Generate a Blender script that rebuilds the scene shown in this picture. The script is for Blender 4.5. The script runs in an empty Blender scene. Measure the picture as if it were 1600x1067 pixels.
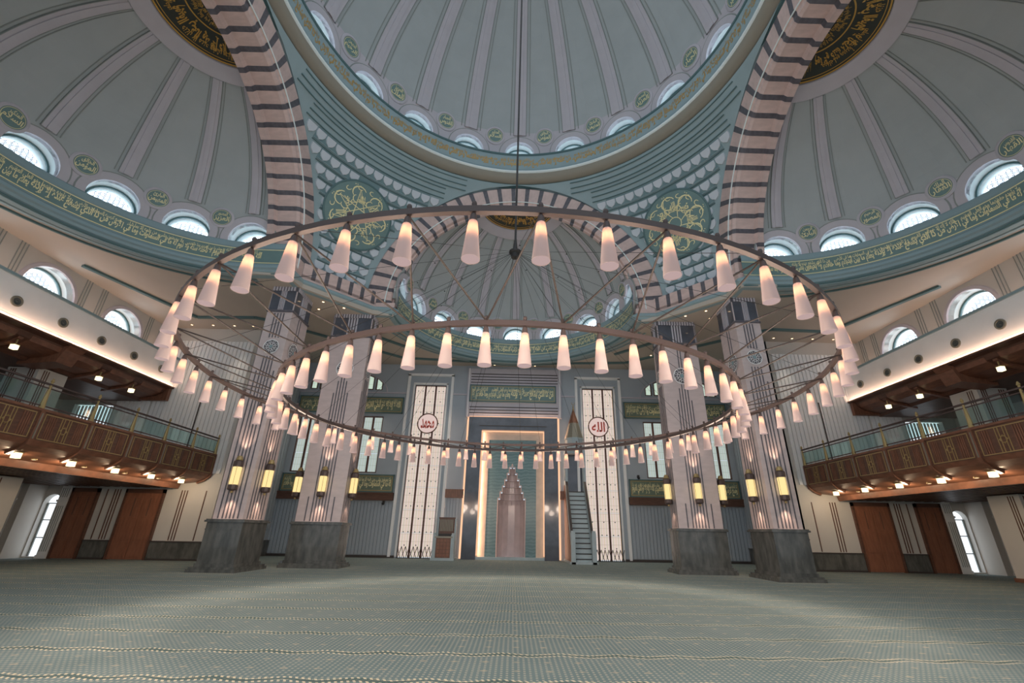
import bpy, bmesh, math, random
from math import sin, cos, pi, radians as R, sqrt, atan2, asin, acos
from mathutils import Matrix, Vector
from mathutils.geometry import tessellate_polygon
random.seed(7)
SC = bpy.context.scene
COL = SC.collection

# ------------------------------------------------------------------ camera, world, exposure
def camera():
    yaw, pitch, roll, f = -0.01229, 0.39598, 0.01779, 691.99
    fwd = Vector((-sin(yaw)*cos(pitch), cos(yaw)*cos(pitch), sin(pitch)))
    right = Vector((cos(yaw), sin(yaw), 0)); up = right.cross(fwd)
    r2 = cos(roll)*right + sin(roll)*up; u2 = -sin(roll)*right + cos(roll)*up
    cd = bpy.data.cameras.new('camera'); co = bpy.data.objects.new('camera', cd); COL.objects.link(co)
    m = Matrix((r2, u2, -fwd)).transposed().to_4x4(); m.translation = (0.1633, -15.9367, 2.2187)
    co.matrix_world = m
    cd.sensor_width = 36; cd.lens = f/1600*36; cd.shift_x = -15.416/1600; cd.shift_y = 9.648/1600
    cd.clip_end = 300; SC.camera = co
camera()
w = bpy.data.worlds.new('sky'); SC.world = w; w.use_nodes = True
bg = w.node_tree.nodes['Background']; bg.inputs[0].default_value = (0.80, 0.91, 1.0, 1); bg.inputs[1].default_value = 0.8
SC.view_settings.view_transform = 'Standard'; SC.view_settings.look = 'None'
SC.view_settings.gamma = 1; SC.view_settings.exposure = 0.0; SC.view_settings.use_curve_mapping = False
SHADE_LIGHT = 150.0      # watts per chandelier lamp group
SCONCE_LIGHT = 110.0

# ------------------------------------------------------------------ materials
def lin(c): return c/12.92 if c <= .04045 else ((c+.055)/1.055)**2.4
def rgb(r, g, b, gain=1.0): return tuple(min(.92, lin(v/255)*gain) for v in (r, g, b)) + (1,)
MATS = {}
def mat(name, col, rough=.6, metal=0, var=0, scale=3, bump=0, emit=None, es=0, stretch=(1, 1, 1), coat=0, detail=3, col2=None, trans=0):
    m = bpy.data.materials.new(name); m.use_nodes = True; nt = m.node_tree; b = nt.nodes['Principled BSDF']
    b.inputs['Base Color'].default_value = col; b.inputs['Roughness'].default_value = rough; b.inputs['Metallic'].default_value = metal
    if coat: b.inputs['Coat Weight'].default_value = coat
    if trans: b.inputs['Transmission Weight'].default_value = trans
    if emit: b.inputs['Emission Color'].default_value = emit; b.inputs['Emission Strength'].default_value = es
    if var or bump:
        tc = nt.nodes.new('ShaderNodeTexCoord'); mp = nt.nodes.new('ShaderNodeMapping'); mp.inputs['Scale'].default_value = stretch
        nz = nt.nodes.new('ShaderNodeTexNoise'); nz.inputs['Scale'].default_value = scale; nz.inputs['Detail'].default_value = detail
        nt.links.new(tc.outputs['Object'], mp.inputs[0]); nt.links.new(mp.outputs[0], nz.inputs[0])
        if var:
            cr = nt.nodes.new('ShaderNodeValToRGB'); c2 = col2 or tuple(c*(1-var) for c in col[:3]) + (1,)
            cr.color_ramp.elements[0].position = .35; cr.color_ramp.elements[1].position = .65
            cr.color_ramp.elements[0].color = c2; cr.color_ramp.elements[1].color = col
            nt.links.new(nz.outputs[0], cr.inputs[0]); nt.links.new(cr.outputs[0], b.inputs['Base Color'])
        if bump:
            bp = nt.nodes.new('ShaderNodeBump'); bp.inputs['Strength'].default_value = bump; bp.inputs['Distance'].default_value = .02
            nt.links.new(nz.outputs[0], bp.inputs['Height']); nt.links.new(bp.outputs[0], b.inputs['Normal'])
    MATS[name] = m; return m
G = 2.1
panel_m = mat('dome_plaster', rgb(128, 133, 134, G), .8, var=.05, scale=.6)
rib_m = mat('rib_plaster', rgb(142, 139, 144, G), .75, var=.05, scale=1)
line_m = mat('groove_grey', rgb(106, 110, 108, G), .8)
white_m = mat('white_plaster', rgb(176, 178, 182, G), .7, var=.04, scale=1)
reveal_m = mat('reveal_plaster_daylit', rgb(196, 220, 236, 1.5), .6)  # white plaster, with the panes' blue daylight put into its colour
cream_m = mat('cream_plaster', rgb(146, 144, 140, G), .75, var=.05, scale=.7)
ceil_m = mat('ceiling_plaster', rgb(136, 130, 122, G), .8, var=.05, scale=.4)
teal_m = mat('teal_plaster', rgb(110, 126, 130, G), .7, var=.06, scale=.8)
tealb_m = mat('teal_blue_moulding', rgb(100, 118, 123, G), .65)
teald_m = mat('dark_teal', rgb(60, 82, 84, G), .6)
qibla_m = mat('grey_teal_wall', rgb(120, 128, 135, G), .75, var=.04, scale=.8)
lattice_m = mat('lattice_grey', rgb(120, 130, 146, 1.4), .6)
scale_m = mat('scale_plaster', rgb(146, 152, 158, G), .6)
scale_shadow_m = mat('scale_shadow', rgb(84, 104, 108, G), .7)  # dark teal paints in the shadows between the scales
cove_m = mat('cove_warm_bounce', rgb(112, 108, 98, 1.9), .8)  # warm reflected light put into the cove's colour
lilac_m = mat('lilac_stone', rgb(140, 137, 143, G), .5, var=.06, scale=2)
pink_m = mat('pink_marble', rgb(158, 139, 134, G), .4, var=.14, scale=1.6, detail=6, stretch=(1, 1, 2.5))
pinkp_m = mat('pillar_marble', rgb(150, 139, 138, G), .25, var=.1, scale=1.2, detail=6, stretch=(1, 1, 3))
dark_m = mat('dark_marble', rgb(84, 82, 88, 1.6), .35, var=.3, scale=4, detail=6)
granite_m = mat('green_black_marble', rgb(66, 67, 65, 1.25), .22, var=.5, scale=1.1, detail=14, stretch=(3, 3, 1), coat=.3, col2=rgb(96, 96, 92, 1.2))
blueg_m = mat('blue_granite', rgb(80, 84, 94, 1.4), .12, var=.35, scale=.8, detail=10, coat=.5)
green_m = mat('green_band', rgb(86, 108, 107, 1.85), .5, var=.08, scale=2)
grnpan_m = mat('olive_panel', rgb(92, 106, 92, 1.6), .5, var=.1, scale=3)
blackg_m = mat('black_green', rgb(44, 48, 44, 1.6), .4)
gold_m = mat('gold_leaf', rgb(204, 192, 150, 1.6), .4, metal=.1)
goldd_m = mat('old_gold', rgb(178, 142, 74, 1.5), .35, metal=.4)
wood_m = mat('walnut', rgb(116, 78, 60, 1.4), .4, var=.3, scale=2.5, stretch=(4, 1, 1), detail=6)
woodd_m = mat('dark_walnut', rgb(90, 62, 50, 1.4), .4, var=.3, scale=2, stretch=(1, 1, 5), detail=6)
door_m = mat('mahogany_door', rgb(130, 86, 66, 1.4), .35, var=.25, scale=1.2, stretch=(5, 5, 1), detail=6)
bronze_m = mat('bronze_paint', rgb(78, 66, 64, 1.2), .5, metal=.2)
strut_m = mat('strut_paint', rgb(52, 44, 42, 1.1), .6)
steel_m = mat('grey_metal', rgb(120, 120, 130, 1.5), .35, metal=.7)
black_m = mat('black_metal', rgb(40, 38, 38), .45)
brass_m = mat('brass', rgb(156, 136, 94, 1.4), .35, metal=.5)
niche_m = mat('niche_marble', rgb(146, 130, 128, 2.3), .15, var=.12, scale=2, detail=6)
beige_m = mat('beige_marble', rgb(176, 158, 142, 1.8), .35, var=.15, scale=1.5, detail=8)
mint_m = mat('mint_marble', rgb(122, 134, 138, G), .4, var=.1, scale=2)
skirt_m = mat('skirting', rgb(62, 56, 54, 1.2), .4)
pewter_m = mat('pewter', rgb(120, 118, 108, 1.5), .4, metal=.4)
red_m = mat('red_ink', rgb(190, 84, 74, 1.3), .5)
speck_m = mat('grille_dark', rgb(66, 72, 72, 1.2), .6)

def emis(name, col, s):
    m = bpy.data.materials.new(name); m.use_nodes = True; nt = m.node_tree; nt.nodes.clear()
    e = nt.nodes.new('ShaderNodeEmission'); o = nt.nodes.new('ShaderNodeOutputMaterial')
    e.inputs[0].default_value = col; e.inputs[1].default_value = s; nt.links.new(e.outputs[0], o.inputs[0]); MATS[name] = m; return m
skylow_m = emis('bright_garden_glass', (0.86, 0.93, 1, 1), 1.5)
sky_m = emis('daylit_glass', (0.74, 0.87, 1, 1), 5)
led_m = emis('warm_led', (1, .56, .34, 1), 1.15)
lamp_m = emis('lantern_glow', (1, .86, .5, 1), 2.2)
bulb_m = emis('bulb_glow', (1, .6, .28, 1), 52)
dl_m = emis('downlight_glow', (1, .72, .45, 1), 3)
tube_m = emis('sconce_glow', (1, .76, .34, 1), 1.1)

def shade_mat():
    m = bpy.data.materials.new('frosted_shade'); m.use_nodes = True; nt = m.node_tree; nt.nodes.clear()
    o = nt.nodes.new('ShaderNodeOutputMaterial'); d = nt.nodes.new('ShaderNodeBsdfDiffuse'); t = nt.nodes.new('ShaderNodeBsdfTranslucent')
    x = nt.nodes.new('ShaderNodeMixShader'); a = nt.nodes.new('ShaderNodeAddShader'); e = nt.nodes.new('ShaderNodeEmission')
    d.inputs[0].default_value = (.5, .43, .42, 1); t.inputs[0].default_value = (.62, .5, .46, 1); x.inputs[0].default_value = .5
    e.inputs[0].default_value = (1, .74, .68, 1); e.inputs[1].default_value = .16
    nt.links.new(d.outputs[0], x.inputs[1]); nt.links.new(t.outputs[0], x.inputs[2]); nt.links.new(x.outputs[0], a.inputs[0])
    nt.links.new(e.outputs[0], a.inputs[1]); nt.links.new(a.outputs[0], o.inputs[0]); return m
shade_m = shade_mat()

def glass_mat():
    m = bpy.data.materials.new('clear_glass'); m.use_nodes = True; nt = m.node_tree; nt.nodes.clear()
    o = nt.nodes.new('ShaderNodeOutputMaterial'); t = nt.nodes.new('ShaderNodeBsdfTransparent'); g = nt.nodes.new('ShaderNodeBsdfGlossy')
    t.inputs[0].default_value = (.78, .92, .9, 1); g.inputs['Roughness'].default_value = .05
    x = nt.nodes.new('ShaderNodeMixShader'); x.inputs[0].default_value = .1
    nt.links.new(t.outputs[0], x.inputs[1]); nt.links.new(g.outputs[0], x.inputs[2]); nt.links.new(x.outputs[0], o.inputs[0]); return m
glass_m = glass_mat()

def stained(name, base, s):
    """backlit stained glass: pale leaf with fine leading lines and coloured slivers"""
    m = bpy.data.materials.new(name); m.use_nodes = True; nt = m.node_tree; nt.nodes.clear()
    N = nt.nodes.new; L = nt.links.new
    o = N('ShaderNodeOutputMaterial'); e = N('ShaderNodeEmission'); tc = N('ShaderNodeTexCoord'); sp = N('ShaderNodeSeparateXYZ')
    L(tc.outputs['Object'], sp.inputs[0])
    def frac(sock, per, off=0):
        a = N('ShaderNodeMath'); a.operation = 'DIVIDE'; a.inputs[1].default_value = per; L(sock, a.inputs[0])
        b = N('ShaderNodeMath'); b.operation = 'ADD'; b.inputs[1].default_value = off; L(a.outputs[0], b.inputs[0])
        c = N('ShaderNodeMath'); c.operation = 'FRACT'; L(b.outputs[0], c.inputs[0]); return c.outputs[0]
    def less(sock, v):
        a = N('ShaderNodeMath'); a.operation = 'LESS_THAN'; a.inputs[1].default_value = v; L(sock, a.inputs[0]); return a.outputs[0]
    def mix(f, c1, c2):
        x = N('ShaderNodeMixRGB'); L(f, x.inputs[0])
        for i, c in ((1, c1), (2, c2)):
            if isinstance(c, tuple): x.inputs[i].default_value = c
            else: L(c, x.inputs[i])
        return x.outputs[0]
    c = base
    c = mix(less(frac(sp.outputs[0], .235, .1), .16), c, (base[0]*.9, base[1]*.86, base[2]*.5, 1))
    c = mix(less(frac(sp.outputs[0], .47, .55), .07), c, (.45, .62, .3, 1))
    c = mix(less(frac(sp.outputs[2], .62), .035), c, (base[0]*.55, base[1]*.55, base[2]*.5, 1))
    c = mix(less(frac(sp.outputs[0], .117), .08), c, (base[0]*.7, base[1]*.68, base[2]*.62, 1))
    L(c, e.inputs[0]); e.inputs[1].default_value = s; L(e.outputs[0], o.inputs[0]); return m
stain_m = stained('backlit_leaf_pink', (1, .82, .74, 1), .74)
stainc_m = stained('backlit_leaf_cool', (.72, .82, .80, 1), .66)

def carpet_mat():
    m = bpy.data.materials.new('mosque_carpet'); m.use_nodes = True; nt = m.node_tree; b = nt.nodes['Principled BSDF']
    N = nt.nodes.new; L = nt.links.new
    tc = N('ShaderNodeTexCoord'); sp = N('ShaderNodeSeparateXYZ'); L(tc.outputs['Object'], sp.inputs[0])
    def M(op, a, b_=None, c=None):
        x = N('ShaderNodeMath'); x.operation = op
        for i, v in enumerate((a, b_, c)):
            if v is None: continue
            if isinstance(v, (int, float)): x.inputs[i].default_value = v
            else: L(v, x.inputs[i])
        return x.outputs[0]
    X, Y = sp.outputs[0], sp.outputs[1]
    fy = M('FRACT', M('DIVIDE', M('ADD', Y, 40.55), 1.74))
    fx = M('FRACT', M('DIVIDE', X, 1.15))
    # scalloped dark row lines
    sc = M('MULTIPLY', M('ABSOLUTE', M('SUBTRACT', fx, .5)), .16)
    d1 = M('ABSOLUTE', M('SUBTRACT', M('SUBTRACT', fy, sc), .06))
    row = M('LESS_THAN', d1, M('ADD', .012, M('MULTIPLY', M('ABSOLUTE', M('SUBTRACT', M('FRACT', M('DIVIDE', X, 2.3)), .5)), .09)))
    dg_ = M('LESS_THAN', M('FRACT', M('DIVIDE', M('ADD', X, M('MULTIPLY', Y, .5)), .1)), .45)
    row2 = M('MULTIPLY', dg_, M('LESS_THAN', M('ABSOLUTE', M('SUBTRACT', d1, .05)), .022))
    # small weave dots
    wx = M('LESS_THAN', M('FRACT', M('DIVIDE', X, .1)), .42); wy = M('LESS_THAN', M('FRACT', M('DIVIDE', Y, .12)), .5)
    dots = M('MULTIPLY', wx, wy)
    # motif specks
    gx = M('SUBTRACT', M('FRACT', M('DIVIDE', X, .575)), .5); gy = M('SUBTRACT', M('FRACT', M('DIVIDE', Y, .58)), .5)
    sp_ = M('LESS_THAN', M('ADD', M('MULTIPLY', M('ABSOLUTE', gx), 1.0), M('MULTIPLY', M('ABSOLUTE', gy), 1.6)), .15)
    nz = N('ShaderNodeTexNoise'); nz.inputs['Scale'].default_value = .9; nz.inputs['Detail'].default_value = 4; L(tc.outputs['Object'], nz.inputs[0])
    def mix(f, c1, c2):
        x = N('ShaderNodeMixRGB'); L(f, x.inputs[0]) if not isinstance(f, float) else setattr(x.inputs[0], 'default_value', f)
        for i, c in ((1, c1), (2, c2)):
            if isinstance(c, tuple): x.inputs[i].default_value = c
            else: L(c, x.inputs[i])
        return x.outputs[0]
    base = mix(nz.outputs[0], rgb(72, 94, 98, 1.5), rgb(94, 110, 112, 1.5))
    c = mix(M('MULTIPLY', dots, .5), base, rgb(160, 156, 140, 1.5))
    c = mix(M('MULTIPLY', M('MULTIPLY', sp_, nz.outputs[0]), .75), c, rgb(164, 150, 126, 1.5))
    c = mix(M('MULTIPLY', row, .75), c, rgb(44, 72, 72, 1.3))
    c = mix(M('MULTIPLY', row2, .75), c, rgb(186, 176, 150, 1.6))
    L(c, b.inputs['Base Color']); b.inputs['Roughness'].default_value = .95
    return m
carpet_m = carpet_mat()

def tile_mat():
    m = bpy.data.materials.new('scallop_tile'); m.use_nodes = True; nt = m.node_tree; b = nt.nodes['Principled BSDF']
    tc = nt.nodes.new('ShaderNodeTexCoord'); wv = nt.nodes.new('ShaderNodeTexWave'); wv.wave_type = 'BANDS'; wv.bands_direction = 'Z'
    wv.inputs['Scale'].default_value = 1.1; wv.inputs['Distortion'].default_value = 5; wv.inputs['Detail Scale'].default_value = 1.6
    cr = nt.nodes.new('ShaderNodeValToRGB'); cr.color_ramp.elements[0].color = rgb(78, 102, 106, 1.7); cr.color_ramp.elements[1].color = rgb(92, 116, 118, 1.7)
    nt.links.new(tc.outputs['Object'], wv.inputs[0]); nt.links.new(wv.outputs[0], cr.inputs[0]); nt.links.new(cr.outputs[0], b.inputs['Base Color'])
    b.inputs['Roughness'].default_value = .25; return m
tile_m = tile_mat()

# ------------------------------------------------------------------ mesh helpers
class MB:
    def __init__(s): s.v = []; s.f = []; s.mi = []
    def add(s, vs, fs, mi=0):
        o = len(s.v); s.v += [tuple(v) for v in vs]; s.f += [tuple(i+o for i in f) for f in fs]; s.mi += [mi]*len(fs); return s
    def box(s, x0, x1, y0, y1, z0, z1, mi=0):
        v = [(x, y, z) for z in (z0, z1) for y in (y0, y1) for x in (x0, x1)]
        return s.add(v, [(0, 2, 3, 1), (4, 5, 7, 6), (0, 1, 5, 4), (2, 6, 7, 3), (0, 4, 6, 2), (1, 3, 7, 5)], mi)
    def prism(s, poly, z0, z1, mi=0):
        n = len(poly); v = [(x, y, z0) for x, y in poly] + [(x, y, z1) for x, y in poly]
        return s.add(v, [tuple(range(n))[::-1], tuple(range(n, 2*n))] + [(i, (i+1) % n, n+(i+1) % n, n+i) for i in range(n)], mi)
    def lathe(s, prof, n=16, c=(0, 0, 0), mi=0, a0=0, a1=2*pi):
        full = abs(a1-a0-2*pi) < 1e-6; m = n if full else n+1
        v = []
        for i in range(m):
            a = a0+(a1-a0)*i/n
            v += [(c[0]+r*cos(a), c[1]+r*sin(a), c[2]+z) for r, z in prof]
        k = len(prof); f = []
        for i in range(n):
            j = (i+1) % m
            f += [(i*k+q, j*k+q, j*k+q+1, i*k+q+1) for q in range(k-1)]
        return s.add(v, f, mi)
    def tube(s, pts, r, n=6, mi=0, closed=False):
        pts = [Vector(p) for p in pts]; m = len(pts); v = []
        for i, p in enumerate(pts):
            a = pts[(i-1) % m] if (closed or i) else p; b = pts[(i+1) % m] if (closed or i < m-1) else p
            t = (b-a).normalized(); up = Vector((0, 0, 1)) if abs(t.z) < .95 else Vector((1, 0, 0))
            x = t.cross(up).normalized(); y = x.cross(t)
            v += [p + x*r*cos(2*pi*k/n) + y*r*sin(2*pi*k/n) for k in range(n)]
        f = [(i*n+k, i*n+(k+1) % n, ((i+1) % m)*n+(k+1) % n, ((i+1) % m)*n+k) for i in range(m if closed else m-1) for k in range(n)]
        if not closed: f += [tuple(range(n))[::-1], tuple(range((m-1)*n, m*n))]
        return s.add(v, f, mi)
    def sweep(s, path, prof, mi=0):
        """path: (x,y,nx,ny) with outward normal; prof: (offset, z)"""
        k = len(prof); v = []
        for x, y, nx, ny in path: v += [(x+nx*o, y+ny*o, z) for o, z in prof]
        f = [(i*k+q, (i+1)*k+q, (i+1)*k+q+1, i*k+q+1) for i in range(len(path)-1) for q in range(k-1)]
        return s.add(v, f, mi)
    def slab(s, outer, holes, F, t, mi=0):
        """polygon with holes in (a,b), mapped by F(a,b,d); d=0 and d=t faces plus edges"""
        loops = [outer]+holes
        tris = tessellate_polygon([[Vector((a, b, 0)) for a, b in l] for l in loops])
        flat = [p for l in loops for p in l]; n = len(flat)
        v = [F(a, b, 0) for a, b in flat] + [F(a, b, t) for a, b in flat]
        f = [tuple(x) for x in tris] + [tuple(i+n for i in x[::-1]) for x in tris]
        o = 0
        for l in loops:
            m = len(l); f += [(o+i, o+(i+1) % m, n+o+(i+1) % m, n+o+i) for i in range(m)]; o += m
        return s.add(v, f, mi)
    def flip(s, S):
        if S > 0: s.v = [(-x, y, z) for x, y, z in s.v]; s.f = [f[::-1] for f in s.f]
        return s
    def mesh(s, name, mats, smooth=False):
        me = bpy.data.meshes.new(name); me.from_pydata(s.v, [], s.f)
        for m in (mats if isinstance(mats, (list, tuple)) else [mats]): me.materials.append(m)
        me.polygons.foreach_set('material_index', s.mi)
        if smooth: me.polygons.foreach_set('use_smooth', [True]*len(s.f))
        me.update(); return me
def props(o, label=None, cat=None, group=None, kind=None):
    for k, v in (('label', label), ('category', cat), ('group', group), ('kind', kind)):
        if v: o[k] = v
    return o
def ob(name, me, parent=None, loc=(0, 0, 0), rot=(0, 0, 0), **k):
    o = bpy.data.objects.new(name, me); COL.objects.link(o); o.location = loc; o.rotation_euler = rot
    if parent: o.parent = parent
    return props(o, **k)
def empty(name, loc=(0, 0, 0), rz=0, **k): return ob(name, None, None, loc, (0, 0, rz), **k)
def copy_tree(o, parent=None, loc=None, rot=None, **k):
    c = o.copy(); COL.objects.link(c)
    if parent: c.parent = parent
    if loc is not None: c.location = loc
    if rot is not None: c.rotation_euler = rot
    for ch in list(o.children): copy_tree(ch, c)
    return props(c, **k)
def circ(cx, cy, r, n=24, a0=0, a1=2*pi):
    full = abs(a1-a0-2*pi) < 1e-6
    return [(cx+r*cos(a0+(a1-a0)*i/n), cy+r*sin(a0+(a1-a0)*i/n)) for i in range(n if full else n+1)]
def FY(y, S=-1, sgn=1): return lambda a, b, d: (a, y+sgn*d, b)

# ------------------------------------------------------------------ Arabic lettering
BASE = {'ء': (0xFE80, 1), 'آ': (0xFE81, 2), 'أ': (0xFE83, 2), 'ؤ': (0xFE85, 2), 'إ': (0xFE87, 2), 'ئ': (0xFE89, 4), 'ا': (0xFE8D, 2),
        'ب': (0xFE8F, 4), 'ة': (0xFE93, 2), 'ت': (0xFE95, 4), 'ث': (0xFE99, 4), 'ج': (0xFE9D, 4), 'ح': (0xFEA1, 4), 'خ': (0xFEA5, 4),
        'د': (0xFEA9, 2), 'ذ': (0xFEAB, 2), 'ر': (0xFEAD, 2), 'ز': (0xFEAF, 2), 'س': (0xFEB1, 4), 'ش': (0xFEB5, 4), 'ص': (0xFEB9, 4),
        'ض': (0xFEBD, 4), 'ط': (0xFEC1, 4), 'ظ': (0xFEC5, 4), 'ع': (0xFEC9, 4), 'غ': (0xFECD, 4), 'ف': (0xFED1, 4), 'ق': (0xFED5, 4),
        'ك': (0xFED9, 4), 'ل': (0xFEDD, 4), 'م': (0xFEE1, 4), 'ن': (0xFEE5, 4), 'ه': (0xFEE9, 4), 'و': (0xFEED, 2), 'ى': (0xFEEF, 2), 'ي': (0xFEF1, 4)}
def shape(t):
    for a, b in (('لا', 'L'), ('لأ', 'M'), ('لإ', 'N'), ('لآ', 'O')): t = t.replace(a, b)
    B = dict(BASE); B.update({'L': (0xFEFB, 2), 'M': (0xFEF7, 2), 'N': (0xFEF9, 2), 'O': (0xFEF5, 2)})
    out = []
    for i, c in enumerate(t):
        if c not in B: out.append(c); continue
        base, n = B[c]
        prev = i > 0 and t[i-1] in B and B[t[i-1]][1] == 4 and n > 1
        nxt = i < len(t)-1 and t[i+1] in B and B[t[i+1]][1] > 1 and n == 4
        k = 3 if prev and nxt else 1 if prev else 2 if nxt else 0
        out.append(chr(base+min(k, n-1)))
    return ''.join(out[::-1])
TCACHE = {}
def text2d(s, bold=.012):
    if (s, bold) in TCACHE: return TCACHE[(s, bold)]
    c = bpy.data.curves.new('lettering', 'FONT'); c.body = shape(s); c.resolution_u = 2; c.offset = bold; c.size = 1
    o = bpy.data.objects.new('lettering', c); COL.objects.link(o); dg = bpy.context.evaluated_depsgraph_get()
    me = bpy.data.meshes.new_from_object(o.evaluated_get(dg))
    v = [(p.co.x, p.co.y) for p in me.vertices]; f = [tuple(p.vertices) for p in me.polygons]
    bpy.data.objects.remove(o); bpy.data.meshes.remove(me); bpy.data.curves.remove(c)
    x0 = min(p[0] for p in v); x1 = max(p[0] for p in v); y0 = min(p[1] for p in v); y1 = max(p[1] for p in v)
    v = [((x-x0)/(x1-x0), (y-y0)/(y1-y0)) for x, y in v]
    TCACHE[(s, bold)] = (v, f, (x1-x0)/(y1-y0)); return TCACHE[(s, bold)]
def letter(mb, s, u0, u1, v0, v1, F, bold=.012):
    v, f, asp = text2d(s, bold)
    return mb.add([F(u0+(u1-u0)*x, v0+(v1-v0)*y) for x, y in v], f)
VERSE = ['الله لا إله إلا هو الحي القيوم', 'لا تأخذه سنة ولا نوم', 'له ما في السماوات وما في الأرض', 'من ذا الذي يشفع عنده إلا بإذنه',
         'يعلم ما بين أيديهم وما خلفهم', 'ولا يحيطون بشيء من علمه إلا بما شاء', 'وسع كرسيه السماوات والأرض', 'ولا يؤوده حفظهما وهو العلي العظيم']
NAMES = ['الرحمن', 'الرحيم', 'الملك', 'القدوس', 'السلام', 'المؤمن', 'المهيمن', 'العزيز', 'الجبار', 'المتكبر', 'الخالق', 'البارئ', 'المصور', 'الغفار', 'القهار', 'الوهاب']
def band(mb, length, h, F, start=0, squeeze=1.55, dense=True):
    """two interlaced lines of lettering along a band; F(u in 0..length, v in 0..h)"""
    for lay, (a, b, k0) in enumerate(((0, .86, start), (.5, 1, start+3)) if dense else ((.05, .95, start),)):
        u = length; k = k0
        while u > .02*length:
            s = VERSE[k % len(VERSE)]; asp = text2d(s)[2]; wd = asp*h*(b-a)/(squeeze*(1.15 if lay == 0 else 1))
            if u-wd < 0: wd = u
            letter(mb, s, u-wd, u-.02*h, h*a, h*b, F, .034 if lay == 0 else .02); u -= wd+(.06 if lay == 0 else .3)*h; k += 1
    return mb

def boolean(me, cut, name):
    a = bpy.data.objects.new('a', me); b = bpy.data.objects.new('b', cut); COL.objects.link(a); COL.objects.link(b)
    md = a.modifiers.new('x', 'BOOLEAN'); md.operation = 'DIFFERENCE'; md.solver = 'EXACT'; md.object = b
    dg = bpy.context.evaluated_depsgraph_get(); out = bpy.data.meshes.new_from_object(a.evaluated_get(dg)); out.name = name
    bpy.data.objects.remove(a); bpy.data.objects.remove(b); bpy.data.meshes.remove(cut)
    return out

# ------------------------------------------------------------------ FLOOR and CEILING
ob('floor', MB().box(-37, 37, -22, 28, -.3, 0).mesh('floor', carpet_m), kind='structure')
ZC = 18.1
outer = [(-36.4, -22), (-36.4, 27.7), (36.4, 27.7), (36.4, -22), (15.6, -22), (15.6, -9.7)]
outer += [(17+9.7*cos(a), 9.7*sin(a)) for a in [R(-90+9*i) for i in range(21)]] + [(15.2, 9.7), (15.2, 11.05), (11.05, 15.2), (9.8, 15.3)]
outer += [(9.8*sin(a), 15.3+9.8*cos(a)) for a in [R(90-9*i) for i in range(1, 20)]] + [(-9.8, 15.3), (-11.05, 15.2), (-15.2, 11.05), (-15.2, 9.7)]
outer += [(-17-9.7*cos(a), 9.7*sin(a)) for a in [R(90-9*i) for i in range(21)]] + [(-15.6, -9.7), (-15.6, -22)]
ob('ceiling', MB().slab(outer, [], lambda a, b, d: (a, b, ZC+d), .4).mesh('ceiling', ceil_m), kind='structure')

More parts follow.
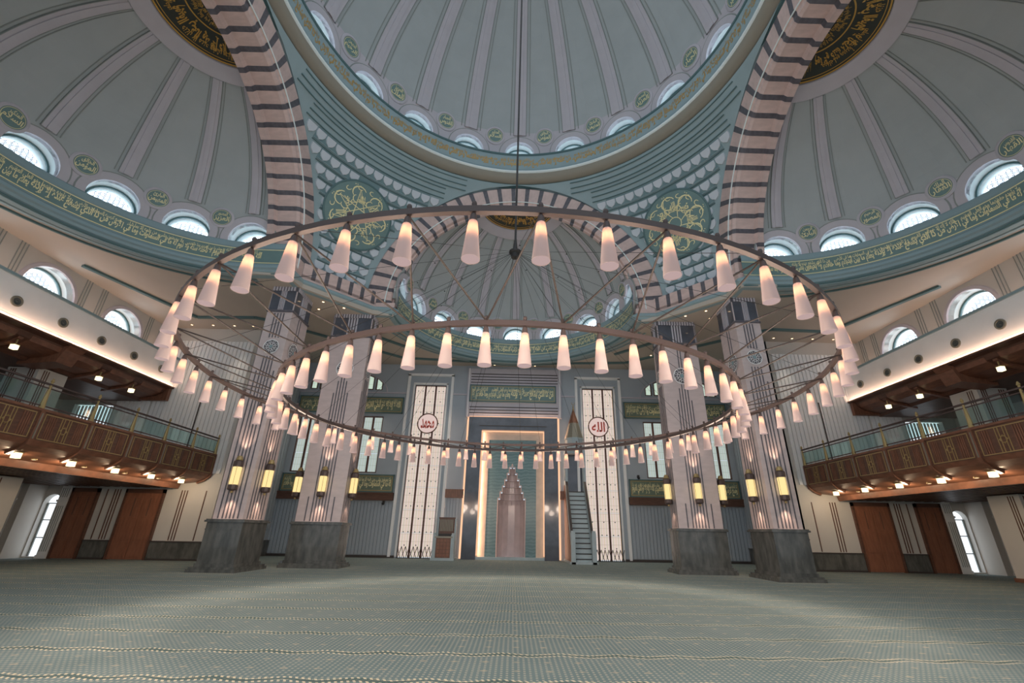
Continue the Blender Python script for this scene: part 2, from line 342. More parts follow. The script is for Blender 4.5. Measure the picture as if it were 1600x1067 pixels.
# ------------------------------------------------------------------ DOMES
def sp(az, el, r): return (r*cos(el)*sin(az), r*cos(el)*cos(az), r*sin(el))
def dome(name, c, Rr, rz, azr, el_split, wins, wr, wel, rosr):
    n = int((azr[1]-azr[0])/5); ne = 26; t = .35
    mb = MB(); vs = []
    els = [R(-4+94*j/ne) for j in range(ne+1)]
    for r_ in (Rr, Rr+t): vs += [sp(R(azr[0]+(azr[1]-azr[0])*i/n), min(e, R(89.9)), r_) for i in range(n+1) for e in els]
    k = ne+1; o = (n+1)*k
    for i in range(n):
        for j in range(ne):
            a = i*k+j; q = (a, a+k, a+k+1, a+1); low = els[j] < el_split
            mb.add([], []); mb.f += [q[::-1], tuple(x+o for x in q)]; mb.mi += [1 if low else 0]*2
    mb.v = vs
    for i in range(n):
        for j in (0, ne):
            a = i*k+j; q = (a, a+k, a+k+o, a+o); mb.f.append(q if j == 0 else q[::-1]); mb.mi.append(0)
    for j in range(ne):
        for i in (0, n):
            a = i*k+j; q = (a, a+1, a+1+o, a+o); mb.f.append(q[::-1] if i == 0 else q); mb.mi.append(0)
    me = mb.mesh(name, [panel_m, rib_m])
    bm = bmesh.new(); bm.from_mesh(me); bmesh.ops.recalc_face_normals(bm, faces=bm.faces); bm.to_mesh(me); bm.free()
    cut = MB()
    for az in wins:
        a = R(az); ax = Vector((sin(a), cos(a), 0)); sx = Vector((cos(a), -sin(a), 0)); p0 = Vector(sp(a, wel, Rr)); p0 -= ax*.9
        ring = [p0+sx*wr*cos(2*pi*q/28)+Vector((0, 0, wr*sin(2*pi*q/28))) for q in range(28)]
        cut.add(ring+[p+ax*2.2 for p in ring], [tuple(range(28))[::-1], tuple(range(28, 56))]+[(q, (q+1) % 28, 28+(q+1) % 28, 28+q) for q in range(28)])
    cm = cut.mesh('cut', rib_m); bm = bmesh.new(); bm.from_mesh(cm); bmesh.ops.recalc_face_normals(bm, faces=bm.faces); bm.to_mesh(cm); bm.free()
    me = boolean(me, cm, name)
    D = ob(name, me, None, c, (0, 0, rz), kind='structure')
    # windows: stepped reveal, dark ring, lattice, pane
    for az in wins:
        a = R(az); ax = Vector((sin(a), cos(a), 0)); sx = Vector((cos(a), -sin(a), 0)); p0 = Vector(sp(a, wel, Rr))
        P = lambda r, th, d: p0+sx*(r*cos(th))+Vector((0, 0, r*sin(th)))+ax*d
        M3 = Matrix.Rotation(rz, 3, 'Z'); org = Vector(c)+M3 @ p0
        Wn = ob(f'window_{WC[0]}', None, None, org, (0, 0, rz), kind='structure'); WC[0] += 1
        def tubep(prof, mi=0):
            m_ = MB(); v = [P(r_, 2*pi*q/28, d)-p0 for q in range(28) for r_, d in prof]; kk = len(prof)
            return m_.add(v, [(q*kk+s_, ((q+1) % 28)*kk+s_, ((q+1) % 28)*kk+s_+1, q*kk+s_+1) for q in range(28) for s_ in range(kk-1)])
        ob('reveal', tubep([(wr+.01, -.12), (wr, -.02), (wr, .75), (wr*.9, .75), (wr*.9, 1.35)]).mesh('reveal', reveal_m, True), Wn)
        ob('frame_ring', tubep([(wr*.985, .66), (wr*.9, .66), (wr*.9, .76)]).mesh('frame_ring', teald_m), Wn)
        pn = MB(); pn.add([P(wr*.9, 2*pi*q/28, 1.3)-p0 for q in range(28)], [tuple(range(28))])
        ob('pane', pn.mesh('pane', sky_m), Wn)
        la = MB(); h = wr*.2
        for gi in range(-6, 7):
            for gj in range(-6, 7):
                cx = gi*h*1.5*.62; cz = (gj+(.5 if gi % 2 else 0))*h*.62*1.75
                if math.hypot(cx, cz) > wr*.86: continue
                pts = [P(0, 0, 1.24)-p0+sx*(cx+h*.6*cos(q*pi/3))+Vector((0, 0, cz+h*.6*sin(q*pi/3))) for q in range(6)]
                inn = [P(0, 0, 1.24)-p0+sx*(cx+h*.40*cos(q*pi/3))+Vector((0, 0, cz+h*.40*sin(q*pi/3))) for q in range(6)]
                la.add(pts+inn, [(q, (q+1) % 6, 6+(q+1) % 6, 6+q) for q in range(6)])
        ob('lattice', la.mesh('lattice', lattice_m), Wn, kind='stuff')
    def ringon(az, el, r0, r1, tt, n_=32):
        """annulus on the sphere about direction (az,el)"""
        d = Vector(sp(az, el, 1)); x = Vector((cos(az), -sin(az), 0)); y = x.cross(d)
        m_ = MB(); v = []
        for q in range(n_):
            for r_, off in ((r0, -.05), (r0, tt), (r1, tt), (r1, -.05)):
                g = r_/Rr; u = d*cos(g)+(x*cos(2*pi*q/n_)+y*sin(2*pi*q/n_))*sin(g); v.append(u*(Rr-off))
        m_.add(v, [(q*4+s_, ((q+1) % n_)*4+s_, ((q+1) % n_)*4+s_+1, q*4+s_+1) for q in range(n_) for s_ in range(3)])
        return m_
    e0 = asin(min(1, (Rr*sin(wel)+wr+.62)/Rr)); e1 = acos((rosr*1.32)/Rr) if rosr else R(86)
    w0 = Rr*.041
    def rib(az0):
        m_ = MB(); ns = 16
        for (da, hw, hgt, mi) in ((0, w0, .10, 0), (0, w0*.38, .17, 0), (w0*1.45, w0*.07, .04, 1), (-w0*1.45, w0*.07, .04, 1), (w0*.95, w0*.05, .12, 1), (-w0*.95, w0*.05, .12, 1)):
            v = []
            for j in range(ns+1):
                el = e0+(e1-e0)*j/ns; sc = .5+.5*cos(el)
                for du, hh in ((-hw, -.03), (-hw*.9, hgt), (hw*.9, hgt), (hw, -.03)):
                    a = (du+da)*sc/(Rr*cos(el)); v.append(sp(a, el, Rr-hh))
            m_.add(v, [(j*4+q, (j+1)*4+q, (j+1)*4+q+1, j*4+q+1) for j in range(ns) for q in range(3)], mi)
        return m_.mesh('rib', [rib_m, line_m])
    rm = rib(0); bo = ringon(0, wel, wr+.0, wr*1.36, .07).mesh('window_border', rib_m); bl = ringon(0, wel, wr*1.36, wr*1.42, .04).mesh('border_line', line_m)
    step = abs(wins[1]-wins[0])
    allw = sorted(wins)
    for az in allw:
        ob('rib', rm, D, rot=(0, 0, -R(az))); ob('window_border', bo, D, rot=(0, 0, -R(az))); ob('border_line', bl, D, rot=(0, 0, -R(az)))
    return D, ringon
WC = [1]
def medallion(c, rz, Rr, az, el, r, name_i, label, group):
    """small round gold-lettered disc seated on a dome's inner face"""
    a = R(az); d = Vector(sp(a, el, 1)); M3 = Matrix.Rotation(rz, 3, 'Z')
    o = empty('calligraphy_medallion', Vector(c)+M3 @ (d*(Rr-.06)), label=label, cat='medallion', group=group)
    W = M3 @ d; x = M3 @ Vector((cos(a), -sin(a), 0)); y = x.cross(W)
    if y.z < 0: y = -y
    m = Matrix((x, y, -W)).transposed(); o.rotation_euler = m.to_euler()
    ob('border', MB().lathe([(r*1.3, -.1), (r*1.3, .05), (r*1.12, .1), (r*1.02, .1), (r, .04)], 28).mesh('border', rib_m), o)
    ob('disc', MB().lathe([(r*1.02, .03), (r*1.02, .055), (.001, .055)], 28).mesh('disc', green_m), o)
    t = MB(); F = lambda u, v: (u, v, .075)
    s = NAMES[name_i % len(NAMES)]
    letter(t, s, -r*.78, r*.78, -r*.55, r*.25, F, .02); letter(t, NAMES[(name_i+5) % len(NAMES)], -r*.5, r*.5, r*.15, r*.75, F, .02)
    q = [(r*.93*cos(2*pi*i/28), r*.93*sin(2*pi*i/28), .075) for i in range(28)]; q2 = [(x_*.955, y_*.955, z_) for x_, y_, z_ in q]
    t.add(q+q2, [(i, (i+1) % 28, 28+(i+1) % 28, 28+i) for i in range(28)])
    ob('lettering', t.mesh('lettering', gold_m), o)

DC = (0, 0, 33)
dome('dome', DC, 15, 0, (-115, 115), asin(2.75/15), [18*k for k in range(-5, 6)], 1.35, asin(1.4/15), 0)
ORD = ['leftmost', 'second from the left', 'third from the left', 'fourth from the left', 'fifth from the left', 'fifth from the right', 'fourth from the right', 'third from the right', 'second from the right', 'rightmost']
for i, k in enumerate(range(-5, 5)):
    medallion(DC, 0, 15, 9+18*k, asin(3.15/15), .70, i, f'small round gold-lettered medallion between main dome windows, {ORD[i]}', 'medallions round the main dome')
semis = []
for S, nm, c, rz in ((-1, 'left', (-17, 0, 20), pi/2), (1, 'right', (17, 0, 20), -pi/2), (0, 'far', (0, 15.3, 20), 0)):
    if S == 0: ws = [-83]+[22.5*k for k in range(-3, 4)]+[83]; ms = [11.25+22.5*k for k in range(-4, 4)]
    else: ws = [-S*a for a in (-30, -7.5, 15.2, 38, 60.4, 82.5)]; ms = [-S*a for a in (-19, 7, 27.6, 49.2, 71)]
    azr = (-90, 90)
    D, ringon = dome(f'semi_dome_{nm}', c, 9.5, rz, azr, asin(1.15/9.5), ws, 1.27, asin(.35/9.5), 3.3)
    semis.append((c, rz, D))
    side = {-1: 'left half dome', 1: 'right half dome', 0: 'far half dome'}[S]
    for i, a in enumerate(sorted(ms, key=lambda q: q if S != -1 else q)):
        wh = ORD[i] if i < len(ms)/2 else ORD[10-(len(ms)-i)]
        medallion(c, rz, 9.5, a, asin(1.62/9.5), .56, i+3+4*(S+1), f'small round gold-lettered medallion above windows of the {side}, {wh}', f'medallions of the {side}')
    # apex rosette
    ro = empty('apex_rosette', (c[0], c[1], c[2]+9.4), rz, cat='medallion', label=f'large black and gold calligraphy rosette at crown of the {side}')
    capz = lambda r, off=0: sqrt(9.5**2-r*r)-9.4-.06-off
    prof = lambda r0, r1, off: [(r0+(r1-r0)*i/6, capz(r0+(r1-r0)*i/6, off)) for i in range(7)]
    ob('disc', MB().lathe(prof(.01, 3.35, 0), 32, a0=-.0, a1=pi).mesh('disc', blackg_m, True), ro)
    gr = MB()
    for r0, r1 in ((3.22, 3.3), (3.08, 3.12), (1.7, 1.78)): gr.lathe([(r0, capz(r0, .04)), (r1, capz(r1, .04))], 32, a0=0, a1=pi)
    ob('gold_rings', gr.mesh('gold_rings', goldd_m), ro)
    ob('border', MB().lathe([(3.35, capz(3.35, -.1)), (3.35, capz(3.35, .12)), (4.25, capz(4.25, .12)), (4.3, capz(4.3, -.1))], 32, a0=0, a1=pi).mesh('border', rib_m), ro)
    tx = MB()
    band(tx, pi, 1, lambda u, v: ((1.85+1.15*v)*cos(pi-u), (1.85+1.15*v)*sin(pi-u), capz(1.85+1.15*v, .05)), squeeze=4.2)
    band(tx, pi, .9, lambda u, v: ((.75+.9*v)*cos(pi-u), (.75+.9*v)*sin(pi-u), capz(.75+.9*v, .05)), start=4, squeeze=3)
    ob('lettering', tx.mesh('lettering', goldd_m), ro)

# ------------------------------------------------------------------ MAIN RING CORNICE under the dome
def arc(cx, cy, r, a0, a1, n):   # azimuth from +y clockwise; returns path with outward normals
    return [(cx+r*sin(a), cy+r*cos(a), sin(a), cos(a)) for a in [a0+(a1-a0)*i/n for i in range(n+1)]]
ringp = arc(0, 0, 14.4, R(-125), R(125), 100)
RC = ob('ring_cornice', MB().sweep(ringp, [(1.4, 33.7), (.25, 33.75), (.1, 33.93), (0, 33.93), (0, 31.98)]).mesh('ring_cornice', tealb_m), kind='structure')
ob('rim', MB().sweep(ringp, [(.02, 33.86), (-.07, 33.9), (-.07, 33.72), (.02, 33.7)]).mesh('rim', teald_m), RC)
ob('bead', MB().sweep(ringp, [(.0, 31.95), (-.09, 31.92), (-.11, 31.84), (-.06, 31.76), (.05, 31.72)]).mesh('bead', reveal_m, True), RC)
ob('cove', MB().sweep(ringp, [(.05, 31.75), (.03, 31.55), (.1, 31.3), (.26, 31.12), (.5, 31.03), (.75, 31.0)]).mesh('cove', cove_m, True), RC)
ob('lower_rings', MB().sweep(ringp, [(.75, 31.02), (.62, 30.98), (.62, 30.86), (.75, 30.84), (.72, 30.72), (.9, 30.7)]).mesh('lower_rings', teald_m), RC)
cb = ob('lettered_band', MB().sweep(ringp, [(-.015, 33.6), (-.015, 32.1)]).mesh('lettered_band', teal_m), RC)
L_ = 14.37*R(210)
ob('lettering', band(MB(), L_, 1.15, lambda u, v: (14.365*sin(R(-105)+u/14.37), 14.365*cos(R(-105)+u/14.37), 32.27+v), squeeze=2.0).mesh('lettering', goldd_m), cb)

# ------------------------------------------------------------------ ARCHES with striped voussoirs
AZ0 = 18.7
prof = [(12.15, .35), (11.75, 0), (10.4, 0), (10.25, .14), (9.95, .14), (9.8, .3), (9.8, 1.6), (9.5, 1.7), (9.5, 2.1), (10.4, 2.1), (12.15, 1.2)]
prof_far = [(12.15, .35), (11.75, 0), (10.4, 0), (10.25, .14), (9.98, .14), (9.88, .22), (9.88, .55), (9.76, .58), (9.76, .85), (10.4, .85), (12.15, .8)]
def vous(a0, a1, col, prof=prof):
    m = MB(); v = []; n = len(prof)
    for a in (a0, (a0+a1)/2, a1): v += [(r*cos(a), d, r*sin(a)) for r, d in prof]
    f = [(j*n+q, (j+1)*n+q, (j+1)*n+(q+1) % n, j*n+(q+1) % n) for j in range(2) for q in range(n)] + [tuple(range(n))[::-1], tuple(range(2*n, 3*n))]
    return m.add(v, f).mesh('voussoir', col)
NP = 29; per = pi/NP
vp = vous(-per*.35, per*.35, pink_m); vd = vous(-per*.145, per*.145, dark_m)
vpf = vous(-per*.35, per*.35, pink_m, prof_far); vdf = vous(-per*.145, per*.145, dark_m, prof_far)
def arch(name, loc, rz, vp=vp, vd=vd):
    A = ob(name, MB().add([(r_*cos(pi*i/60), d_, r_*sin(pi*i/60)) for i in range(61) for r_, d_ in ((11.95, .35), (12.12, .3), (12.22, .06), (12.6, .06), (12.62, .5))],
           [(5*i+q, 5*i+5+q, 5*i+6+q, 5*i+1+q) for i in range(60) for q in range(4)]).mesh(name, teal_m), None, loc, (0, 0, rz), kind='structure')
    for i in range(NP):
        a = (i+.5)*per
        ob('voussoir', vp, A, rot=(0, -a+per*.14, 0)); ob('voussoir', vd, A, rot=(0, -a-per*.36, 0))
    ob('white_bead', MB().tube([(10.33*cos(pi*i/60), .03, 10.33*sin(pi*i/60)) for i in range(61)], .045, 6).mesh('white_bead', reveal_m), A)
    return A
arch('arch_far', (0, 15, AZ0), 0, vpf, vdf)
arch('arch_left', (-15, 0, AZ0), pi/2)
arch('arch_right', (15, 0, AZ0), -pi/2)

# ------------------------------------------------------------------ PENDENTIVES
RS = 19.26
def ye(z): return sqrt(max(.01, 12.15**2-(z-AZ0)**2))
scale_v = [(-.5, 1), (.5, 1), (.5, .55), (.36, .24), (.14, .08), (0, -.04), (-.14, .08), (-.36, .24), (-.5, .55)]
scm = MB().add([(x*.7, z*.64, .08) for x, z in scale_v]+[(x*.8, z*.68-.02, -.05) for x, z in scale_v], [tuple(range(9))]+[(q+9, (q+1) % 9+9, (q+1) % 9, q) for q in range(9)]).mesh('scale', scale_m)
tip = MB().add([(-.13, .42, .07), (0, .2, .07), (.13, .42, .07), (0, .52, .07)], [(0, 1, 2, 3)]).mesh('scale_tip', teald_m)
for S in (-1, 1):
    m = MB(); nz, na = 30, 20; vs = []
    for i in range(nz+1):
        z = 18.9+(30.85-18.9)*i/nz; r = sqrt(RS**2-(z-AZ0)**2); y_ = min(ye(z), 14.99)
        a0 = atan2(y_, 15)-.02; a1 = atan2(15, y_)+.02
        for j in range(na+1):
            a = a0+(a1-a0)*j/na; vs.append((-r*cos(a), r*sin(a), z))
    m.add(vs, [(i*(na+1)+j, i*(na+1)+j+1, (i+1)*(na+1)+j+1, (i+1)*(na+1)+j) for i in range(nz) for j in range(na)]).flip(S)
    P = ob('pendentive', m.mesh('pendentive', teal_m, True), None, (0, 0, 0), kind='structure')
    def onS(a, z, off): 
        r = sqrt(RS**2-(z-AZ0)**2); p = Vector((S*r*cos(a), r*sin(a), z)); n = (Vector((0, 0, AZ0))-p).normalized()
        return p+n*off, n
    for k in range(12):     # mouldings and rows of scales between them
        z = 19.75+k*.93
        y_ = ye(min(z, 30.7)); a0, a1 = atan2(y_, 15)+.012, atan2(15, y_)-.012
        if a1-a0 < .06: continue
        top = z > 28.2
        for dz in ((0, .13) if not top else (0, .35, .7)):
            pts = [onS(a0+(a1-a0)*j/18, min(z+dz, 30.78), .05)[0] for j in range(19)]
            ob('moulding', MB().tube(pts, .045, 5).mesh('moulding', teald_m if dz != .13 else tealb_m), P)
        if top: continue
        gs = MB(); gs.add([onS(a0+(a1-a0)*j/14, z+dz, .02)[0] for dz in (.16, .88) for j in range(15)], [(j, j+1, j+16, j+15) for j in range(14)])  # strip behind the scales, coloured as the shadow between them
        ob('scale_shadow', gs.mesh('scale_shadow', scale_shadow_m), P)
        zs = z+.2; r = sqrt(RS**2-(zs-AZ0)**2); y_ = ye(zs+.5); a0, a1 = atan2(y_, 15), atan2(15, y_)
        n = int((a1-a0)*r/.84)
        for j in range(n):
            a = (a0+a1)/2+(j-(n-1)/2)*.84/r; p, nn = onS(a, zs, .03)
            p2, _ = onS(a, zs+.5, .03); up = (p2-p).normalized(); x = up.cross(nn).normalized()
            ro = Matrix((x, up, nn)).transposed().to_euler()
            dm = onS(pi/4, 25.2, 0)[0]
            if (p-dm).length < 2.5: continue
            ob('scale', scm, P, p, ro)
    # big medallion
    p, nn = onS(pi/4, 25.25, .32); p2, _ = onS(pi/4, 26, .32); up = (p2-p); up = (up-nn*up.dot(nn)).normalized(); x = up.cross(nn).normalized()
    M_ = empty('pendentive_roundel', p, cat='medallion', label=f'huge green roundel with {"star-shaped gold strokes" if S < 0 else "swirling gold strokes"} on the {"left" if S < 0 else "right"} pendentive')
    M_.rotation_euler = Matrix((x, up, nn)).transposed().to_euler()
    ob('disc', MB().lathe([(2.72, -.45), (2.72, .02), (2.6, .06), (.01, .06)], 48).mesh('disc', green_m), M_)
    ob('rim', MB().lathe([(2.73, -.1), (2.76, .07), (2.64, .09), (2.6, .05)], 48).mesh('rim', teald_m), M_)
    t = MB(); n = 7 if S < 0 else 8
    def strip(pts, wd):
        v = []
        for i, q in enumerate(pts):
            a_ = Vector(pts[max(0, i-1)]); b_ = Vector(pts[min(len(pts)-1, i+1)]); d = (b_-a_).normalized(); nrm = Vector((-d.y, d.x))
            ww = wd*(.55+.45*sin(pi*i/(len(pts)-1))); v += [(q[0]+nrm.x*ww, q[1]+nrm.y*ww, .085), (q[0]-nrm.x*ww, q[1]-nrm.y*ww, .085)]
        t.add(v, [(2*i, 2*i+1, 2*i+3, 2*i+2) for i in range(len(pts)-1)])
    for q in range(n):
        a = 2*pi*q/n; ca, sa = cos(a), sin(a); rt = lambda x_, y_: (x_*ca-y_*sa, x_*sa+y_*ca)
        b = 2*pi*((q+3) % n)/n
        if S < 0: strip([(2.05*cos(a)*(1-k/6)+2.05*cos(b)*k/6, 2.05*sin(a)*(1-k/6)+2.05*sin(b)*k/6) for k in range(7)], .035)
        else: strip([rt(.45+1.6*k/6, .55*sin(k/6*2.2)) for k in range(7)], .04); strip([rt(.5*cos(u), .5*sin(u)) for u in [k/6*2*pi/n*1.2 for k in range(7)]], .035)
        strip([rt(1.75+.5*cos(u), .1+.55*sin(u)) for u in [-1.2+k*.42 for k in range(9 if S < 0 else 13)]], .055)
        strip([rt(1.25+.28*cos(u), .35+.22*sin(u)) for u in [k*.6 for k in range(8)]], .04)
        letter(t, ['علي', 'الله', 'محمد'][q % 3] if S < 0 else ['الله', 'حق'][q % 2], 0, 1, 0, 1, lambda u, v: rt(1.0+.75*v, .1-.5*u)+(.085,), .03)
        for u in (0, 1): c_ = rt(2.38, .3+.16*u); t.add([(c_[0]+.05*cos(k*pi/2), c_[1]+.05*sin(k*pi/2), .085) for k in range(4)], [(0, 1, 2, 3)])
    for q in range(2*n):
        a = pi*q/n; ca, sa = cos(a), sin(a); rt2 = lambda x_, y_: (x_*ca-y_*sa, x_*sa+y_*ca)
        strip([rt2(2.15+.16*cos(u), .22*sin(u)) for u in [k*.55 for k in range(8)]], .035)
        strip([rt2(.95+.3*k/5, -.25+.5*sin(k/5*2.6)) for k in range(6)], .035)
    ob('lettering', t.mesh('lettering', gold_m), M_)
    # striped course along the foot of the pendentive and impost blocks
    c1, c2 = Vector((-15, 11.0)), Vector((-11.0, 15)); d = (c2-c1).normalized(); nn2 = Vector((-d.y, d.x)); ln = (c2-c1).length
    IM = ob('impost', MB().prism([(-17.1, 9.5), (-15, 9.5), (-15, 11), (-11, 15), (-9.5, 15), (-9.5, 17.1), (-12.6, 17.1), (-17.1, 12.6)], 18.05, 18.72).flip(S).mesh('impost', pink_m), kind='structure')
    u = -.9; k = 0
    while u < ln+.9:
        wd = .62 if k % 2 == 0 else .3; a_ = c1+d*u; b_ = c1+d*min(u+wd, ln+.9)
        ob('striped_block', MB().prism([(a_.x, a_.y), (b_.x, b_.y), (b_.x+nn2.x*1.1, b_.y+nn2.y*1.1), (a_.x+nn2.x*1.1, a_.y+nn2.y*1.1)], 18.5, 19.62).flip(S).mesh('striped_block', dark_m if k % 2 else pink_m), IM)
        u += wd; k += 1
# ------------------------------------------------------------------ CORNICE running round the half domes and over the pillars
def cornice_path():
    p = arc(-17, 0, 9.3, R(180), R(360), 48)   # left half circle, azimuth through west
    p = [(x, y, nx, ny) for x, y, nx, ny in p]
    p += [(-15.3, 9.3, 0, 1)]
    return p
s2 = sqrt(.5)
lp = cornice_path()
mid = [(-14.95, 9.55, -s2, s2), (-14.85, 11, -.92, .38), (-11, 14.85, -.38, .92), (-9.55, 14.95, -s2, s2)]
far = arc(0, 15.3, 9.3, R(-90), R(90), 48)
full = lp + mid + far
full += [(-x, y, -nx, ny) for x, y, nx, ny in mid[::-1]] + [(-x, y, -nx, ny) for x, y, nx, ny in lp[::-1]]
CO = ob('cornice', MB().sweep(full, [(.3, 18.28), (-.02, 18.28), (-.12, 18.2), (-.12, 18.02), (.0, 17.94), (.06, 17.8), (.22, 17.74), (.22, 17.6), (.6, 17.6), (.6, 18.15)]).mesh('cornice', tealb_m), kind='structure')
ob('dark_fillet', MB().sweep(full, [(.2, 17.78), (.13, 17.74), (.13, 17.66), (.24, 17.64)]).mesh('dark_fillet', teald_m), CO)
for nm, pth in (('left', lp), ('far', far), ('right', [(-x, y, -nx, ny) for x, y, nx, ny in lp[::-1]])):
    K = ob(f'half_dome_cornice_{nm}', MB().sweep(pth, [(.7, 20.0), (.1, 20.05), (0, 19.95), (0, 19.6), (.05, 19.55), (.05, 18.35), (-.05, 18.26), (.2, 18.2)]).mesh('half_dome_cornice', tealb_m), kind='structure')
    ob('band', MB().sweep(pth, [(.03, 19.5), (.03, 18.42)]).mesh('band', green_m), K)
    ob('gold_line', MB().sweep(pth, [(.02, 19.5), (.0, 19.47), (.02, 19.44)]).sweep(pth, [(.02, 18.48), (.0, 18.45), (.02, 18.42)]).mesh('gold_line', gold_m), K)
    ln = 9.3*pi
    if nm == 'far': F = lambda u, v: (9.3*sin(-pi/2+u/9.3), 15.3+9.3*cos(-pi/2+u/9.3), 18.52+v)
    if nm == 'left': F = lambda u, v: (-17+9.3*sin(pi+u/9.3), 9.3*cos(pi+u/9.3), 18.52+v)
    if nm == 'right': F = lambda u, v: (17+9.3*sin(u/9.3), 9.3*cos(u/9.3), 18.52+v)
    ob('lettering', band(MB(), ln, .88, F, start={'left': 0, 'far': 2, 'right': 5}[nm], squeeze=2.0).mesh('lettering', gold_m), K)
    if nm != 'far':
        q = [p for p in pth if abs(p[0]) > 16.4]
        for o0, o1 in ((1.55, 1.8), (2.2, 2.32)): ob('ceiling_ring', MB().sweep(q, [(o0, 18.12), (o0, 17.98), (o1, 17.98), (o1, 18.12)]).mesh('ceiling_ring', tealb_m if o0 < 2 else teald_m), K)
    else:
        for o0, o1 in ((1.5, 1.7), (2.0, 2.1)): ob('ceiling_ring', MB().sweep(pth, [(o0, 18.12), (o0, 17.98), (o1, 17.98), (o1, 18.12)]).mesh('ceiling_ring', tealb_m), K)

# ------------------------------------------------------------------ WALLS
def rect(x0, x1, z0, z1): return [(x0, z0), (x1, z0), (x1, z1), (x0, z1)]
def archtop(xc, hw, z0, zs, n=10): return [(xc-hw, z0), (xc+hw, z0)] + [(xc+hw*cos(pi*i/n), zs+hw*sin(pi*i/n)) for i in range(n+1)]
holes = [rect(-10.03, -6.9, .04, 15.92), rect(6.9, 10.03, .04, 15.92)]
pairx = [-19.95, -13.8, 13.8, 19.95]
for x in pairx: holes.append(rect(x-.97, x+.97, 7.2, 12.6))
topw = []
for c in (-16.95, 16.95):
    for dx0, dx1 in ((-3.62, -2.92), (-2.72, -1.98), (-1.5, -.2), (.2, 1.5), (1.98, 2.72), (2.92, 3.62)):
        zt = lambda d: 15.3+1.9*sqrt(max(0, 1-(d/4.0)**2))*1.0
        topw.append([(c+dx0, 15.3), (c+dx1, 15.3), (c+dx1, zt(dx1)), (c+dx0, zt(dx0))])
holes += topw
niche_poly = [(-1.27, .22), (1.27, .22), (1.27, 4.6)]
for k in range(6): niche_poly += [(1.27-.2*k, 4.6+.56*k+.0), (1.27-.2*k, 4.6+.56*(k+1)), (1.27-.2*(k+1), 4.6+.56*(k+1))][(0 if k else 1):]
niche_poly += [(0.0, 8.25)]
niche_poly += [(-x, z) for x, z in niche_poly[-2:1:-1]]
holes.append(niche_poly)
WB = ob('wall_back', MB().slab(rect(-22, 22, 0, 18.3), holes, lambda a, b, d: (a, 27.3+d, b), .45).mesh('wall_back', qibla_m), kind='structure')
# mouldings of the back wall
def wbox(name, m_, *b, parent=None): return ob(name, MB().box(*b).mesh(name, m_), parent or WB)
for S in (-1, 1):
    fr = MB()
    for x0, x1, z0, z1 in ((6.15, 6.4, .1, 17.0), (10.55, 10.8, .1, 17.0), (6.15, 10.8, 16.85, 17.1)): fr.box(S*x0, S*x1, 27.08, 27.3, z0, z1)
    for x0, x1, z0, z1 in ((6.7, 6.86, .1, 16.1), (10.07, 10.2, .1, 16.1), (6.7, 10.2, 15.98, 16.15)): fr.box(S*x0, S*x1, 27.18, 27.32, z0, z1)
    ob('window_surround', fr.mesh('window_surround', white_m), WB)
    wbox('picture_moulding', lilac_m, min(S*10.8, S*21.5), max(S*10.8, S*21.5), 27.18, 27.3, 14.95, 15.08)
    wbox('picture_moulding', lilac_m, min(S*4.75, S*6.15), max(S*4.75, S*6.15), 27.18, 27.3, 14.95, 15.08)
    wbox('wood_rail', wood_m, min(S*4.45, S*6.15), max(S*4.45, S*6.15), 27.02, 27.3, 5.1, 5.85)
    rb = MB()
    for i in range(34): x = 10.95+i*.315; rb.box(S*x, S*(x+.26), 27.22, 27.3, .25, 4.65)
    for i in range(5): x = 4.85+i*.27; rb.box(S*x, S*(x+.22), 27.22, 27.3, .25, 5.1)
    ob('reeded_panel', rb.mesh('reeded_panel', white_m if False else qibla_m), WB, kind='stuff')
    wbox('skirting', skirt_m, min(S*10.2, S*21.5), max(S*10.2, S*21.5), 27.1, 27.3, 0, .2)
    tl = MB()
    arcp = [(S*16.95+4.15*cos(pi*i/16), 15.1+2.15*sin(pi*i/16)) for i in range(17)]
    ob('arch_moulding', tl.tube([(x, 27.26, z) for x, z in arcp], .07, 6).mesh('arch_moulding', lilac_m), WB)
# central framed panel over the niche
CP = ob('niche_head_panel', MB().box(-4.75, 4.75, 27.0, 27.3, 12.7, 17.75).mesh('niche_head_panel', lilac_m), kind='structure')
for z in (13.05, 13.35, 13.65, 16.2, 16.5, 16.8, 17.1): ob('groove', MB().box(-4.4, 4.4, 26.97, 27.02, z, z+.09).mesh('groove', skirt_m), CP)
for x in (-4.62, 4.55): ob('edge_strip', MB().box(x, x+.07, 26.94, 27.02, 12.7, 17.75).mesh('edge_strip', white_m), CP)

